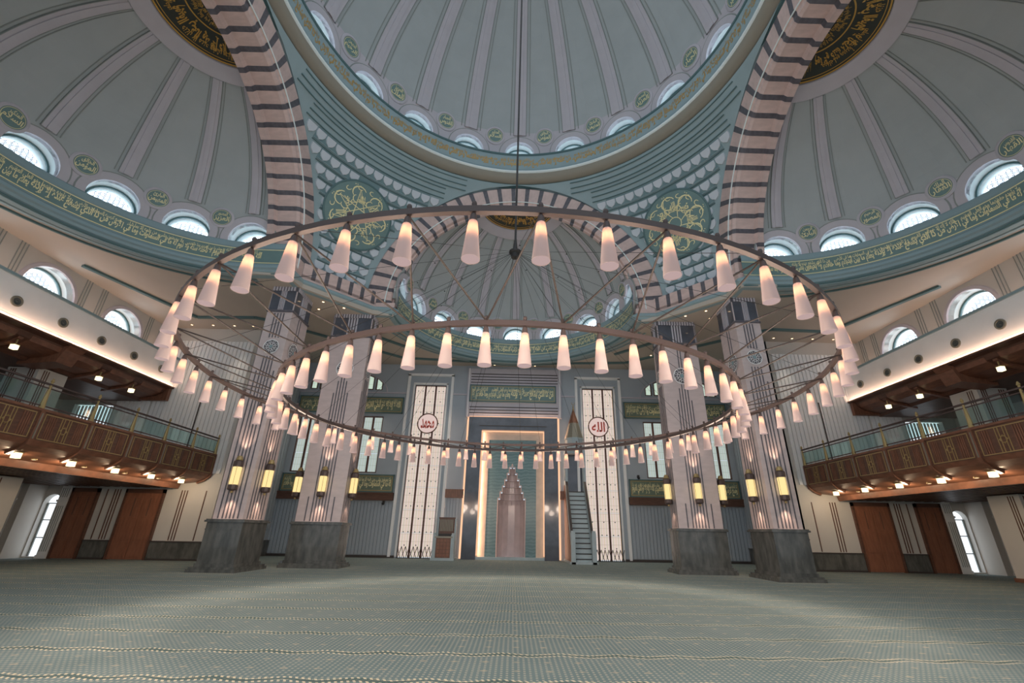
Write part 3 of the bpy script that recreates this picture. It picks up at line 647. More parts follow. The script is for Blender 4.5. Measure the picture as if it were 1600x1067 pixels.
def panel(x0, x1, z0, z1, y, label, start, base=grnpan_m, wood=None, group=None):
    o = empty('script_plaque', ((x0+x1)/2, y, z0), cat='panel', label=label, group=group); w_ = (x1-x0)/2; h = z1-z0
    ob('board', MB().box(-w_, w_, -.12, 0, 0, h).mesh('board', base), o)
    fr = MB()
    for a, b, c, d in ((-w_, w_, 0, .08), (-w_, w_, h-.08, h), (-w_, -w_+.08, 0, h), (w_-.08, w_, 0, h)): fr.box(a, b, -.2, -.1, c, d)
    ob('frame', fr.mesh('frame', teald_m), o)
    g = MB()
    for a, b, c, d in ((-w_+.16, w_-.16, .15, .18), (-w_+.16, w_-.16, h-.18, h-.15), (-w_+.16, -w_+.19, .15, h-.15), (w_-.19, w_-.16, .15, h-.15)): g.box(a, b, -.14, -.12, c, d)
    ob('gold_line', g.mesh('gold_line', goldd_m), o)
    ob('lettering', band(MB(), 2*w_-.5, h-.48, lambda u, v: (-w_+.25+u, -.14, .24+v), start=start, squeeze=2.3).mesh('lettering', gold_m), o)
    if wood: ob('wood_shelf', MB().box(-w_-.12, w_+.12, -.42, 0, wood[0]-z0, wood[1]-z0).box(-w_-.12, w_+.12, -.5, 0, wood[1]-z0-.12, wood[1]-z0-.04).mesh('wood_shelf', woodd_m), o)
    return o
panel(-4.45, 4.2, 14.2, 15.95, 26.98, 'long gold-lettered green panel centred above the prayer niche', 3, green_m)
panel(-21.3, -11.0, 12.9, 14.55, 27.29, 'upper olive panel with gold script on back wall, left of niche', 0)
panel(11.0, 21.3, 12.9, 14.55, 27.29, 'upper olive panel with gold script on back wall, right of niche', 5)
panel(-21.4, -11.0, 5.45, 7.05, 27.29, 'lower olive script panel over a dark wood shelf, left of niche', 2, wood=(4.75, 5.42))
panel(11.0, 21.4, 5.45, 7.05, 27.29, 'lower olive script panel over a dark wood shelf, right of niche', 6, wood=(4.75, 5.42))

# windows of the back wall
for S in (-1, 1):
    x0 = -10.03 if S < 0 else 6.9; W_ = empty(f'window_{WC[0]}', (x0, 27.5, .04), kind='structure'); WC[0] += 1
    cw = (3.13-.32)/3
    for c in range(3):
        xa = .06+c*(cw+.1)
        for r_ in range(8):
            me = MB().box(0, cw, 0, .03, 0, 1.95).mesh('pane', stain_m) if (S == -1 and c == 0 and r_ == 0) else bpy.data.meshes['pane_long']
            me.name = 'pane_long'; ob('pane', me, W_, (xa, 0, .05+r_*1.975))
        for q in range(14):
            for xx in ((.27, .7) if q % 2 else (.48,)):
                if 10.9 < 1+q*1.1 < 13.1 and c == 1: continue
                ob('coloured_dot', MB().lathe([(.06, 0), (.001, -.03)], 6).mesh('coloured_dot', green_m), W_, (xa+xx, -.03, 1.0+q*1.1), (pi/2, 0, 0)) 
    fr = MB()
    for c in (1, 2): xx = .06+c*(cw+.1)-.13; fr.box(xx, xx+.16, -.12, .02, 0, 15.85)
    for a, b in ((0, .06), (3.07, 3.13)): fr.box(a, b, -.12, .02, 0, 15.88)
    fr.box(0, 3.13, -.12, .02, 15.8, 15.88)
    ob('frame', fr.mesh('frame', woodd_m), W_)
    xm = x0+1.565; o = empty('window_roundel', (xm+(.02 if S < 0 else -.08), 27.3, 12.0), cat='roundel', label=f'round pink-white glass roundel with red script in tall {"left" if S < 0 else "right"} window')
    ob('ring', MB().tube([(.97*cos(2*pi*i/36), 0, .97*sin(2*pi*i/36)) for i in range(36)], .06, 6, closed=True).mesh('ring', woodd_m), o)
    ob('glass_disc', MB().add([(.95*cos(2*pi*i/36), .02, .95*sin(2*pi*i/36)) for i in range(36)], [tuple(range(36))]).mesh('glass_disc', emis('roundel_glass', (1, .76, .7, 1), .72)), o)
    ob('lettering', letter(MB(), 'محمد' if S < 0 else 'الله', -.66, .66, -.5, .5, lambda u, v: (u, -.01, v), .03).mesh('lettering', red_m), o)
pm = MB().box(0, .86, 0, .03, 0, 1.72).mesh('pane_small', stainc_m)
for x in pairx:
    W_ = empty(f'window_{WC[0]}', (x-.97, 27.5, 7.2), kind='structure'); WC[0] += 1
    for c in range(2):
        for r_ in range(3): ob('pane', pm, W_, (.04+c*.98, 0, .06+r_*1.78))
    fr = MB().box(.88, 1.06, -.15, .03, 0, 5.4)
    for a, b, c, d in ((0, .09, 0, 5.4), (1.85, 1.94, 0, 5.4), (0, 1.94, 0, .09), (0, 1.94, 5.3, 5.4)): fr.box(a, b, -.2, .03, c, d)
    ob('frame', fr.mesh('frame', woodd_m), W_)
stg = stained('backlit_leaf_green', (.75, .92, .8, 1), .75)
for pl in topw:
    W_ = empty(f'window_{WC[0]}', (pl[0][0], 27.5, 15.3), kind='structure'); WC[0] += 1
    q = [(x-pl[0][0], z-15.3) for x, z in pl]
    ob('pane', MB().slab(q, [], lambda a, b, d: (a, d, b), .03).mesh('pane', stg), W_)
    cx = sum(x for x, z in q)/4; cz = sum(z for x, z in q)/4
    ob('frame', MB().slab(q, [[(cx+(x-cx)*.72, cz+(z-cz)*.86) for x, z in q]], lambda a, b, d: (a, -.22+d, b), .15).mesh('frame', woodd_m), W_)

# ------------------------------------------------------------------ MIHRAB
MI = empty('prayer_niche', (0, 27.3, 0), cat='niche', label='tall prayer niche framed in dark granite with warm edge lighting')
fr = MB()
ob('outer_frame', MB().slab([(-4.33, 0), (-3.05, 0), (-3.05, 11.35), (3.0, 11.35), (3.0, 0), (4.28, 0), (4.28, 12.62), (-4.33, 12.62)], [], lambda a, b, d: (a, -.62+d, b), .5).mesh('outer_frame', blueg_m), MI)
ob('lintel_groove', MB().box(-3.3, 3.2, -.65, -.6, 11.72, 11.8).mesh('lintel_groove', skirt_m), MI)
led = MB()
for b in ((-4.55, -4.36, -.14, -.04, .05, 12.72), (4.31, 4.5, -.14, -.04, .05, 12.72), (-4.33, 4.28, -.42, -.32, 12.64, 12.74)): led.box(*b)
ob('outer_light_strip', led.mesh('outer_light_strip', led_m), MI)
led = MB()
for b in ((-3.04, -2.98, -.3, -.12, .3, 11.3), (2.93, 2.99, -.3, -.12, .3, 11.3), (-3.04, 2.99, -.3, -.12, 11.27, 11.33)): led.box(*b)
ob('inner_light_strip', led.mesh('inner_light_strip', led_m), MI)
ob('beige_surround', MB().slab([(-3.05, .2), (-2.3, .2), (-2.3, 10.5), (2.25, 10.5), (2.25, .2), (3.0, .2), (3.0, 11.35), (-3.05, 11.35)], [], lambda a, b, d: (a, -.1+d, b), .1).mesh('beige_surround', beige_m), MI)
ob('tile_field', MB().slab([(-2.3, .22), (2.25, .22), (2.25, 10.5), (-2.3, 10.5)], [niche_poly], lambda a, b, d: (a, -.06+d, b), .06).mesh('tile_field', tile_m), MI)
ob('threshold', MB().box(-3.05, 3.0, -.5, 0, 0, .22).mesh('threshold', mint_m), MI)
bd = MB()
for i in range(len(niche_poly)):
    a_, b_ = niche_poly[i-1], niche_poly[i]
    if abs(a_[1]-.22) < .01 and abs(b_[1]-.22) < .01: continue
    bd.tube([(a_[0], -.08, a_[1]), (b_[0], -.08, b_[1])], .05, 5)
ob('stepped_border', bd.mesh('stepped_border', niche_m), MI)
npoly = [(-1.27, 0), (-1.1, .5), (-.8, .95), (-.3, 1.2), (.3, 1.2), (.8, .95), (1.1, .5), (1.27, 0)]
for i in range(7):
    (xa, ya), (xb, yb) = npoly[i], npoly[i+1]
    ob('niche_panel', MB().prism([(xa, ya), (xb, yb), (xb*1.05, yb+.06), (xa*1.05, ya+.06)], .1, 4.65).mesh('niche_panel', niche_m), MI)
for k in range(6):
    sc = 1-.155*(k+1); z0 = 4.6+.56*k
    pts = [(x*(1.27-.2*k)/1.27, y*(1-.15*k)) for x, y in npoly]
    m_ = MB(); n = len(pts)
    q2 = [(x*(1.27-.2*(k+1))/(1.27-.2*k), y*(1-.15*(k+1))/(1-.15*k)) for x, y in pts]
    v = [(x, y, z0) for x, y in pts]+[(x*.97, y*.97, z0+.4) for x, y in pts]+[(x, y, z0+.42) for x, y in q2]+[(x, y, z0+.56) for x, y in q2]
    m_.add(v, [(r_*n+i, r_*n+i+1, (r_+1)*n+i+1, (r_+1)*n+i) for r_ in range(3) for i in range(n-1)])
    for i in range(n-1):
        mx, my = (pts[i][0]+pts[i+1][0])/2, (pts[i][1]+pts[i+1][1])/2
        m_.tube([(mx*.97, my*.97, z0), (mx*.96, my*.96, z0+.38)], .035, 4)
    ob('muqarnas_tier', m_.mesh('muqarnas_tier', niche_m), MI)

# ------------------------------------------------------------------ MINBAR (pulpit stair)
MN = empty('pulpit_stair', (5.85, 22.5, 0), cat='pulpit', label='tall pale marble pulpit stair with brown conical canopy right of niche')
H = 5.75; n = 15
for k in range(n):
    z = H*(k+1)/n; y = .45+3.3*k/n
    ob('step', MB().box(-.72, .72, .45, .75, 0, H/n).mesh('step', mint_m) if k == 0 else bpy.data.meshes['step'], MN, (0, 3.3*k/n, H*k/n))
    ob('tread_edge', MB().box(-.7, .7, .41, .46, H/n-.07, H/n+.012).mesh('tread_edge', black_m) if k == 0 else bpy.data.meshes['tread_edge'], MN, (0, 3.3*k/n, H*k/n))
for s_ in (-1, 1):
    x0, x1 = (-.96, -.72) if s_ < 0 else (.72, .96)
    ob('side_wall', MB().slab([(.2, 0), (4.8, 0), (4.8, H+1.0), (3.9, H+1.0), (.45, 1.25), (.2, 1.25)], [], lambda a, b, d: (x0+d, a, b), .24).mesh('side_wall', mint_m), MN)
    ob('handrail', MB().slab([(.3, 1.3), (3.95, H+1.05), (3.95, H+1.2), (.3, 1.48)], [], lambda a, b, d: (x0+.02+d, a, b), .2).mesh('handrail', skirt_m), MN)
    ob('newel_post', MB().box(x0-.05, x1+.05, 0, .38, 0, 2.3).box(x0-.02, x1+.02, .04, .34, 2.3, 2.45).mesh('newel_post', mint_m), MN)
    ob('canopy_post', MB().box(x0+.02, x1, 3.75, 4.0, H, 9.3).box(x0+.02, x1, 4.6, 4.8, H, 9.3).mesh('canopy_post', mint_m), MN)
ob('wood_side', MB().slab([(.5, .15), (4.7, .15), (4.7, H+.6), (4.1, H+.6), (.6, 1.0)], [], lambda a, b, d: (-1.0+d, a, b), .05).mesh('wood_side', wood_m), MN)
ob('base', MB().box(-1.1, 1.1, .0, 4.8, 0, .16).mesh('base', mint_m), MN)
ob('landing', MB().box(-.96, .96, 3.75, 4.8, H-.3, H).mesh('landing', mint_m), MN)
ob('back_panel', MB().box(-.8, .8, 4.7, 4.8, H, 9.3).mesh('back_panel', blueg_m), MN)
ob('canopy_drum', MB().box(-.95, .95, 3.7, 4.8, 9.2, 9.5).lathe([(.88, 9.5), (.88, 10.5), (.93, 10.5), (.93, 10.62)], 10, (0, 4.1, 0)).mesh('canopy_drum', mint_m), MN)
cn = MB().lathe([(.93, 10.6), (.5, 12.1)], 10, (0, 4.1, 0)).lathe([(.5, 12.1), (.08, 13.4), (.001, 13.5)], 10, (0, 4.1, 0), 1)
ob('conical_roof', cn.mesh('conical_roof', [pewter_m, wood_m]), MN)
ob('finial', MB().lathe([(.03, 13.3), (.1, 13.5), (.03, 13.65), (.07, 13.78), (.02, 13.85), (.02, 14.0)], 8, (0, 4.1, 0)).tube([(.14*cos(a), 4.1, 14.12+.14*sin(a)) for a in [pi*.72+k*.42 for k in range(12)]], .025, 5).mesh('finial', brass_m), MN)

def led_light(loc, rot, sx, sy, e, col=(1, .6, .4)):
    ld = bpy.data.lights.new('led_light', 'AREA'); ld.shape = 'RECTANGLE'; ld.size = sx; ld.size_y = sy; ld.energy = e; ld.color = col
    lo = bpy.data.objects.new('led_light', ld); COL.objects.link(lo); lo.location = loc; lo.rotation_euler = rot
for sx_ in (-1, 1):
    led_light((sx_*4.42, 27.16, 6.4), (0, sx_*-pi/2, 0), 12.4, .08, 170)
    led_light((sx_*2.95, 27.05, 5.8), (0, sx_*pi/2, 0), 11, .08, 110)
led_light((0, 26.9, 12.72), (pi, 0, 0), 8.6, .08, 150); led_light((0, 27.05, 11.28), (0, 0, 0), 5.9, .08, 80)
for sx_ in (-1, 1):
    led_light((sx_*27.72, 2.7, 12.78), (0, -sx_*pi*.8, 0), .08, 33, 150)
    led_light((sx_*29.5, 2.7, 14.8), (pi, 0, 0), .1, 33, 190)
# ------------------------------------------------------------------ LECTERN
LE = empty('preaching_lectern', (-5.62, 24.6, 0), cat='lectern', label='carved wooden preaching lectern with grey-green posts left of niche')
ob('plinth', MB().box(-.98, .98, -.1, 1.9, 0, .2).mesh('plinth', mint_m), LE)
for x in (-.9, .62):
    ob('front_post', MB().box(x, x+.28, 0, .3, .2, 1.95).box(x+.04, x+.24, .04, .26, 1.95, 2.1).mesh('front_post', mint_m), LE)
    ob('rear_post', MB().box(x+.05, x+.23, 1.5, 1.7, .2, 3.3).mesh('rear_post', mint_m), LE)
ob('front_panel', MB().box(-.62, .62, .12, .2, .2, 1.72).mesh('front_panel', wood_m), LE)
cv = MB()
for i in range(4):
    for j in range(5): cv.box(-.54+i*.28, -.33+i*.28, .08, .13, .3+j*.28, .5+j*.28)
ob('carving', cv.mesh('carving', door_m), LE)
ob('desk_top', MB().box(-.75, .75, -.02, 1.4, 1.72, 1.84).mesh('desk_top', pewter_m), LE)
ob('seat_cushion', MB().box(-.6, .6, .9, 1.45, 1.84, 2.05).mesh('seat_cushion', black_m), LE)
ob('back_board', MB().box(-.7, .68, 1.5, 1.58, 1.84, 3.35).box(-.72, .7, 1.44, 1.64, 3.25, 3.38).mesh('back_board', woodd_m), LE)
for i in range(9): ob('slat', bpy.data.meshes.get('slat') or MB().box(0, .06, 1.42, 1.5, 2.25, 3.2).mesh('slat', pewter_m), LE, (-.58+i*.13, 0, 0))

# wrought grilles at the feet of the tall windows
for S in (-1, 1):
    g = MB(); x0 = -10.0 if S < 0 else 6.95
    g_o = empty('window_grille', (x0, 27.05, 0), cat='grille', label=f'low black wrought grille across foot of the tall {"left" if S < 0 else "right"} window')
    for i in range(9):
        x = .1+i*.345
        g.tube([(x, 0, 0), (x+.12, 0, .35), (x+.05, 0, .6), (x-.05, 0, .95)], .03, 5); g.tube([(x+.25, 0, 0), (x+.13, 0, .35), (x+.2, 0, .6), (x+.3, 0, .95)], .03, 5)
    ob('scroll_bars', g.mesh('scroll_bars', black_m), g_o); ob('foot_rail', MB().box(0, 3.05, -.04, .04, 0, .06).mesh('foot_rail', black_m), g_o)

# ------------------------------------------------------------------ SIDE WALLS
for S in (-1, 1):
    sd = 'left' if S < 0 else 'right'
    f = lambda mb: mb.flip(S)
    # inner return wall
    IW = ob(f'wall_{sd}_return', f(MB().box(-22, -21.5, 19.4, 27.7, 0, 18.3)).mesh('wall_return', qibla_m), kind='structure')
    ob('dado', f(MB().box(-21.5, -21.36, 19.3, 27.3, 0, 1.2).box(-21.5, -21.3, 19.3, 27.3, 1.2, 1.28)).mesh('dado', granite_m), IW)
    bm_ = f(MB().box(-21.5, -21.42, 0, .36, 2.2, 16.6)).mesh('wall_board', qibla_m)
    for k in range(16): ob('wall_board', bm_, IW, (0, 19.8+k*.45, 0))
    # end wall facing the camera, with doors, pilasters and an arched window
    hl = [archtop(-34.0, .62, .1, 3.7), rect(-35.3, -32.2, 8.0, 11.2)]
    EW = ob(f'wall_{sd}_end', f(MB().slab(rect(-36.4, -21.5, 0, 18.3), hl, lambda a, b, d: (a, 19.4+d, b), .5)).mesh('wall_end', cream_m), kind='structure')
    for x0, x1 in ((-25.83, -21.5), (-30.6, -28.8)):
        ob('dado', f(MB().box(x0, x1, 19.24, 19.4, .12, 1.18)).mesh('dado', granite_m), EW); ob('dado_cap', f(MB().box(x0, x1, 19.2, 19.4, 1.18, 1.26).box(x0, x1, 19.2, 19.4, 0, .12)).mesh('dado_cap', skirt_m), EW)
    st = f(MB().box(-.03, .03, 19.36, 19.41, 1.3, 4.75)).mesh('inlay_line', woodd_m)
    for x in (29.25, 29.45, 29.65, 30.2, 24.3, 24.5, 24.7, 22.9): ob('inlay_line', st, EW, (S*x, 0, 0))
    bm_ = f(MB().box(-.13, .13, 19.3, 19.4, 6.0, 16.9)).mesh('wall_board', white_m)
    for k in range(21): ob('wall_board', bm_, EW, (S*(22.4+k*.33), 0, 0))
    bm_ = f(MB().box(-.13, .13, 19.3, 19.4, 6.0, 12.7)).mesh('wall_board', white_m)
    for k in range(8): ob('wall_board', bm_, EW, (S*(29.5+k*.33), 0, 0))
    ob('dark_joint', f(MB().box(-25.35, -25.25, 19.28, 19.4, 6, 12.6)).mesh('dark_joint', skirt_m), EW)
    for (x0, x1) in ((28.72, 25.85), (32.67, 30.7)):
        nm = f'door_{DN[0]}' if 'DN' in globals() else 'door_1'
        if 'DN' not in globals(): DN = [1]
        D = empty(f'door_{DN[0]}', (S*(x0+x1)/2, 19.4, 0), kind='structure'); DN[0] += 1; hw = abs(x0-x1)/2
        ob('door_frame', MB().box(-hw, -hw+.14, -.2, 0, 0, 4.78).box(hw-.14, hw, -.2, 0, 0, 4.78).box(-hw, hw, -.2, 0, 4.5, 4.78).mesh('door_frame', woodd_m), D)
        for s_ in (-1, 1):
            lf = ob('door_leaf', MB().box(min(s_*.01, s_*(hw-.14)), max(s_*.01, s_*(hw-.14)), -.12, 0, .03, 4.5).mesh('door_leaf', door_m), D)
            q = MB()
            for z0, z1 in ((.2, 1.2), (1.3, 2.75), (2.85, 4.2)):
                a_, b_ = sorted((s_*.12, s_*(hw-.26))); q.box(a_, b_, -.15, -.11, z0, z1)
            ob('raised_panel', q.mesh('raised_panel', door_m), lf)
            ob('inlay', MB().box(s_*(hw*.4)-.015, s_*(hw*.4)+.015, -.165, -.145, 2.9, 4.15).mesh('inlay', skirt_m), lf)
    # fluted pilasters either side of the arched window
    for x0, x1, y0 in ((-33.4, -32.72, 19.15), (-36.2, -35.2, 18.0)):
        q = MB().box(x0, x1, y0, 19.4, 0, 3.85).box(x0-.05, x1+.05, y0-.06, 19.4, 3.78, 3.92).box(x0, x1, y0, 19.4, 3.92, 4.95).box(x0-.04, x1+.04, y0-.05, 19.4, 0, .22)
        PI_ = ob('pilaster', f(q).mesh('pilaster', white_m), kind='structure')
        fl = MB(); nn_ = 4
        for k in range(nn_): xx = x0+.12+k*(x1-x0-.24)/(nn_-1); fl.box(xx-.02, xx+.02, y0-.015, y0+.01, .45, 3.5).box(xx-.02, xx+.02, y0-.015, y0+.01, 4.1, 4.75)
        ob('fluting', f(fl).mesh('fluting', line_m), PI_)
    ob('side_pier', f(MB().box(-35.2, -34.7, 18.0, 19.4, 0, 4.95)).mesh('side_pier', cream_m), kind='structure')
    # arched window panes
    W_ = empty(f'window_{WC[0]}', (S*34.0, 19.8, .1), kind='structure'); WC[0] += 1
    ob('pane', MB().slab([(x+34, z) for x, z in archtop(-34.0, .6, 0, 3.6)], [], lambda a, b, d: (a, d, b), .02).mesh('pane', skylow_m), W_)
    q = MB()
    for z in (1.2, 2.4, 3.55): q.box(-.6, .6, -.06, .0, z, z+.07)
    q.box(-.6, -.5, -.08, 0, 0, 3.6).box(.5, .6, -.08, 0, 0, 3.6); ob('frame', q.mesh('frame', line_m), W_)
    # upper gallery window with vertical blinds
    W_ = empty(f'window_{WC[0]}', (S*33.75, 19.8, 8.0), kind='structure'); WC[0] += 1
    ob('pane', MB().box(-1.55, 1.55, 0, .03, 0, 3.2).mesh('pane', skylow_m), W_)
    bl = MB().box(-.1, .1, 0, .03, 0, 3.1).mesh('blind_slat', white_m)
    for k in range(11): ob('blind_slat', bl, W_, (-1.42+k*.285, -.1, .05))
    # outer gallery wall and hall wall above the fascia
    ob(f'wall_{sd}_outer', f(MB().box(-36.8, -36.4, -17, 19.9, 0, 18.3)).mesh('wall_outer', cream_m), kind='structure')
    wy = [15.25, 9.45, 3.65, -2.15]
    HW = ob(f'wall_{sd}_hall', f(MB().slab([(-17, 12.9), (19.4, 12.9), (19.4, 18.3), (-17, 18.3)], [circ(y, 15.9, 1.66, 28) for y in wy], lambda a, b, d: (-30-d, a, b), .4)).mesh('wall_hall', cream_m), kind='structure')
    ln_ = f(MB().box(-30, -29.96, -.02, .02, 15.0, 18.1)).mesh('joint_line', line_m)
    for k in range(5):
        yc = 18.2-5.8*k
        for d_ in (-.95, -.75, -.55, .55-.2, .75-.2, .95-.2): ob('joint_line', ln_, HW, (0, yc+d_, 0))
        ob('rail_moulding', f(MB().box(-30, -29.92, yc-1.15, yc+1.15, 15.75, 15.85)).mesh('rail_moulding', cream_m), HW)
    for y in wy:
        W_ = empty(f'window_{WC[0]}', (S*30, y, 15.9), kind='structure'); WC[0] += 1
        def tb(prof, mi=0):
            m_ = MB(); v = [(-d, r_*cos(2*pi*q/28), r_*sin(2*pi*q/28)) for q in range(28) for r_, d in prof]; kk = len(prof)
            return m_.add(v, [(q*kk+s_, ((q+1) % 28)*kk+s_, ((q+1) % 28)*kk+s_+1, q*kk+s_+1) for q in range(28) for s_ in range(kk-1)]).flip(S)
        ob('architrave', tb([(1.95, 0), (1.9, -.1), (1.7, -.1), (1.66, 0)]).mesh('architrave', lilac_m), W_)
        ob('reveal', tb([(1.66, 0), (1.66, .8), (1.52, .8), (1.52, 1.1)]).mesh('reveal', reveal_m, True), W_)
        ob('frame_ring', tb([(1.64, .7), (1.52, .72), (1.52, .82)]).mesh('frame_ring', teald_m), W_)
        ob('pane', MB().add([(-1.08, 1.53*cos(2*pi*q/28), 1.53*sin(2*pi*q/28)) for q in range(28)], [tuple(range(28))]).flip(S).mesh('pane', sky_m), W_)
        la = MB(); h = .3
        for gi in range(-6, 7):
            for gj in range(-5, 6):
                cy = gi*h*.93; cz = (gj+(.5 if gi % 2 else 0))*h*1.08
                if math.hypot(cy, cz) > 1.4: continue
                a_ = [(-1.0, cy+h*.6*cos(q*pi/3), cz+h*.6*sin(q*pi/3)) for q in range(6)]; b_ = [(-1.0, cy+h*.4*cos(q*pi/3), cz+h*.4*sin(q*pi/3)) for q in range(6)]
                la.add(a_+b_, [(q, (q+1) % 6, 6+(q+1) % 6, 6+q) for q in range(6)])
        ob('lattice', la.flip(S).mesh('lattice', lattice_m), W_, kind='stuff')

    # ---- upper balcony
    Y0, Y1 = -14, 19.28
    UB = empty('upper_balcony', (0, 0, 0), cat='balcony', label=f'upper {sd} balcony with white fascia and dark timber underside')
    ob('fascia', f(MB().box(-28.35, -28.0, Y0, Y1, 12.9, 15.0).box(-28.45, -27.9, Y0, Y1, 12.75, 12.9)).mesh('fascia', white_m), UB)
    ob('coping', f(MB().box(-28.6, -27.88, Y0, Y1, 15.0, 15.16)).mesh('coping', tealb_m), UB)
    ob('ledge_light_strip', f(MB().box(-29.6, -29.45, Y0, Y1, 14.7, 14.75)).mesh('ledge_light_strip', led_m), UB)
    ob('ledge', f(MB().box(-30, -28.3, Y0, Y1, 14.4, 14.6)).mesh('ledge', white_m), UB)
    ob('fascia_light_strip', f(MB().box(-27.98, -27.86, Y0, Y1, 12.72, 12.76)).mesh('fascia_light_strip', led_m), UB)
    up = [(-27.75, 12.72), (-27.75, 12.6), (-28.15, 12.5), (-28.3, 12.2), (-28.8, 11.9), (-29.9, 11.7), (-30.1, 11.5), (-36.4, 11.5), (-36.4, 12.72)]
    ob('timber_underside', f(MB().slab(up, [], lambda a, b, d: (a, Y0+d, b), Y1-Y0)).mesh('timber_underside', woodd_m), UB)
    for y in [16.3-2.8*k for k in range(8)]:
        big = abs((y-10.7)) < .1 or abs(y+.5) < .1
        hw = .55 if big else .14
        ob('bracket', f(MB().slab([(-27.7, 12.7), (-28.25, 12.45), (-28.4, 12.05), (-28.9, 11.75), (-30.0, 11.5), (-30.6, 11.4), (-30.6, 12.7)] if not big else [(-27.7, 12.7), (-28.0, 12.3), (-28.3, 11.5), (-30.6, 11.3), (-30.6, 12.7)], [], lambda a, b, d: (a, y-hw+d, b), 2*hw)).mesh('bracket', wood_m), UB)
        ob('soffit_panel', f(MB().slab([(-28.2, 12.4), (-28.75, 12.0), (-29.8, 11.75), (-29.8, 11.69), (-28.85, 11.86), (-28.3, 12.1)], [], lambda a, b, d: (a, y+.4+d, b), 2.0)).mesh('soffit_panel', wood_m), UB)
    ob('end_beam', f(MB().box(-30.4, -27.9, Y1-.3, Y1, 11.55, 12.7)).mesh('end_beam', wood_m), UB)
    # lamps under it
    LM = None
    for i, y in enumerate([16.3-2.8*k for k in (0, 1, 3, 4)]):
        lb = f'small glowing cube lantern under upper {sd} balcony, {["farthest", "second", "third", "nearest"][i]} from camera end wall' if False else f'small glowing lantern under upper {sd} balcony, {["closest to end wall", "second from end wall", "third from end wall", "farthest from end wall"][i]}'
        o = empty('balcony_lantern', (S*28.5, y, 11.75), cat='lantern', label=lb, group=f'lanterns under the upper {sd} balcony')
        ob('glass_box', bpy.data.meshes.get('lantern_glass') or MB().box(-.13, .13, -.13, .13, -.36, -.1).mesh('lantern_glass', lamp_m), o)
        ob('cap', bpy.data.meshes.get('lantern_cap') or MB().box(-.15, .15, -.15, .15, -.1, -.05).box(-.03, .03, -.03, .03, -.05, .25).mesh('lantern_cap', brass_m), o)
    for i, y in enumerate([17.67-2.78*k for k in range(7)]):
        o = empty('fascia_speaker', (S*27.98, y, 13.76), cat='speaker', label=f'round dark speaker on white {sd} fascia, {["closest to end wall", "second from end wall", "third from end wall", "fourth from end wall", "fifth from end wall", "sixth from end wall", "seventh from end wall"][i]}', group=f'round speakers on the {sd} fascia')
        o.rotation_euler = (0, -S*pi/2, 0)
        ob('rim', bpy.data.meshes.get('sp_rim') or MB().lathe([(.31, -.02), (.31, .05), (.22, .06), (.2, .02)], 20).mesh('sp_rim', pewter_m), o)
        ob('cone', bpy.data.meshes.get('sp_cone') or MB().lathe([(.2, .03), (.19, .045), (.07, .02), (.001, .05)], 20).mesh('sp_cone', speck_m), o)
    # ---- lower balcony
    LB = empty('lower_balcony', (0, 0, 0), cat='balcony', label=f'lower {sd} balcony of carved walnut panels with glass and brass railing')
    XB = -22.85
    ob('deck', f(MB().slab([(XB-.15, 5.95), (-23.3, 5.5), (-23.7, 5.35), (-24.9, 5.2), (-25.0, 4.85), (-25.3, 4.85), (-25.3, 5.3), (-36.4, 5.3), (-36.4, 5.95)], [], lambda a, b, d: (a, Y0+d, b), Y1-Y0)).mesh('deck', wood_m), LB)
    ob('top_rail', f(MB().box(XB-.3, XB+.06, Y0, Y1, 7.3, 7.42)).mesh('top_rail', wood_m), LB)
    ob('handrail', f(MB().box(XB-.2, XB-.08, Y0, Y1, 8.6, 8.68).box(XB-.17, XB-.11, Y0, Y1, 8.42, 8.47)).mesh('handrail', bronze_m), LB)
    ob('lower_glass_rail', f(MB().box(XB-.17, XB-.11, Y0, Y1, 7.55, 7.6)).mesh('lower_glass_rail', bronze_m), LB)
    sl = f(MB().box(-.16, .16, Y0, Y1, 4.9, 5.2)).mesh('ceiling_slat', woodd_m)
    for k in range(15): ob('ceiling_slat', sl, LB, (S*(25.8+k*.74), 0, 0))
    # one bay of the parapet, copied along
    bpanel = f(MB().box(XB-.1, XB, .1, 2.65, 5.95, 7.3)).mesh('parapet_panel', woodd_m)
    q = MB()
    for z0, z1 in ((6.0, 6.04), (7.18, 7.22)): q.box(XB-.02, XB+.02, .22, 2.53, z0, z1)
    for y in (.22, 2.49): q.box(XB-.02, XB+.02, y, y+.04, 6.0, 7.2)
    for y in (1.12, 1.26, 1.48, 1.62): q.box(XB-.02, XB+.025, y-.015, y+.015, 6.04, 7.18)
    q.tube([(XB+.02, 1.37+.16*cos(a*pi/3), 6.6+.16*sin(a*pi/3)) for a in range(6)], .018, 4, closed=True)
    q.tube([(XB+.02, 1.37+.2*cos(a*pi/2), 6.6+.2*sin(a*pi/2)) for a in range(4)], .018, 4, closed=True)
    binl = f(q).mesh('brass_inlay', brass_m)
    q = MB()
    for y in (.45, .55, .66, .78, 1.95, 2.07, 2.18, 2.28): q.box(XB, XB+.03, y, y+.05, 6.05, 7.15)
    breed = f(q).mesh('wood_reeds', wood_m)
    bsof = f(MB().slab([(XB, 5.95), (XB-.12, 5.72), (XB-.4, 5.5), (XB-.78, 5.36), (XB-.8, 5.42), (XB-.3, 5.95)], [], lambda a, b, d: (a, .12+d, b), 2.5)).mesh('curved_soffit', wood_m)
    brk = f(MB().slab([(XB+.06, 7.3), (XB+.06, 5.95), (XB-.02, 5.7), (XB-.35, 5.42), (XB-.8, 5.22), (XB-.85, 5.3), (XB-.3, 7.3)], [], lambda a, b, d: (a, -.1+d, b), .2)).mesh('bay_bracket', wood_m)
    bst = f(MB().box(XB+.05, XB+.085, -.03, .03, 5.98, 7.2)).mesh('bracket_strip', pewter_m)
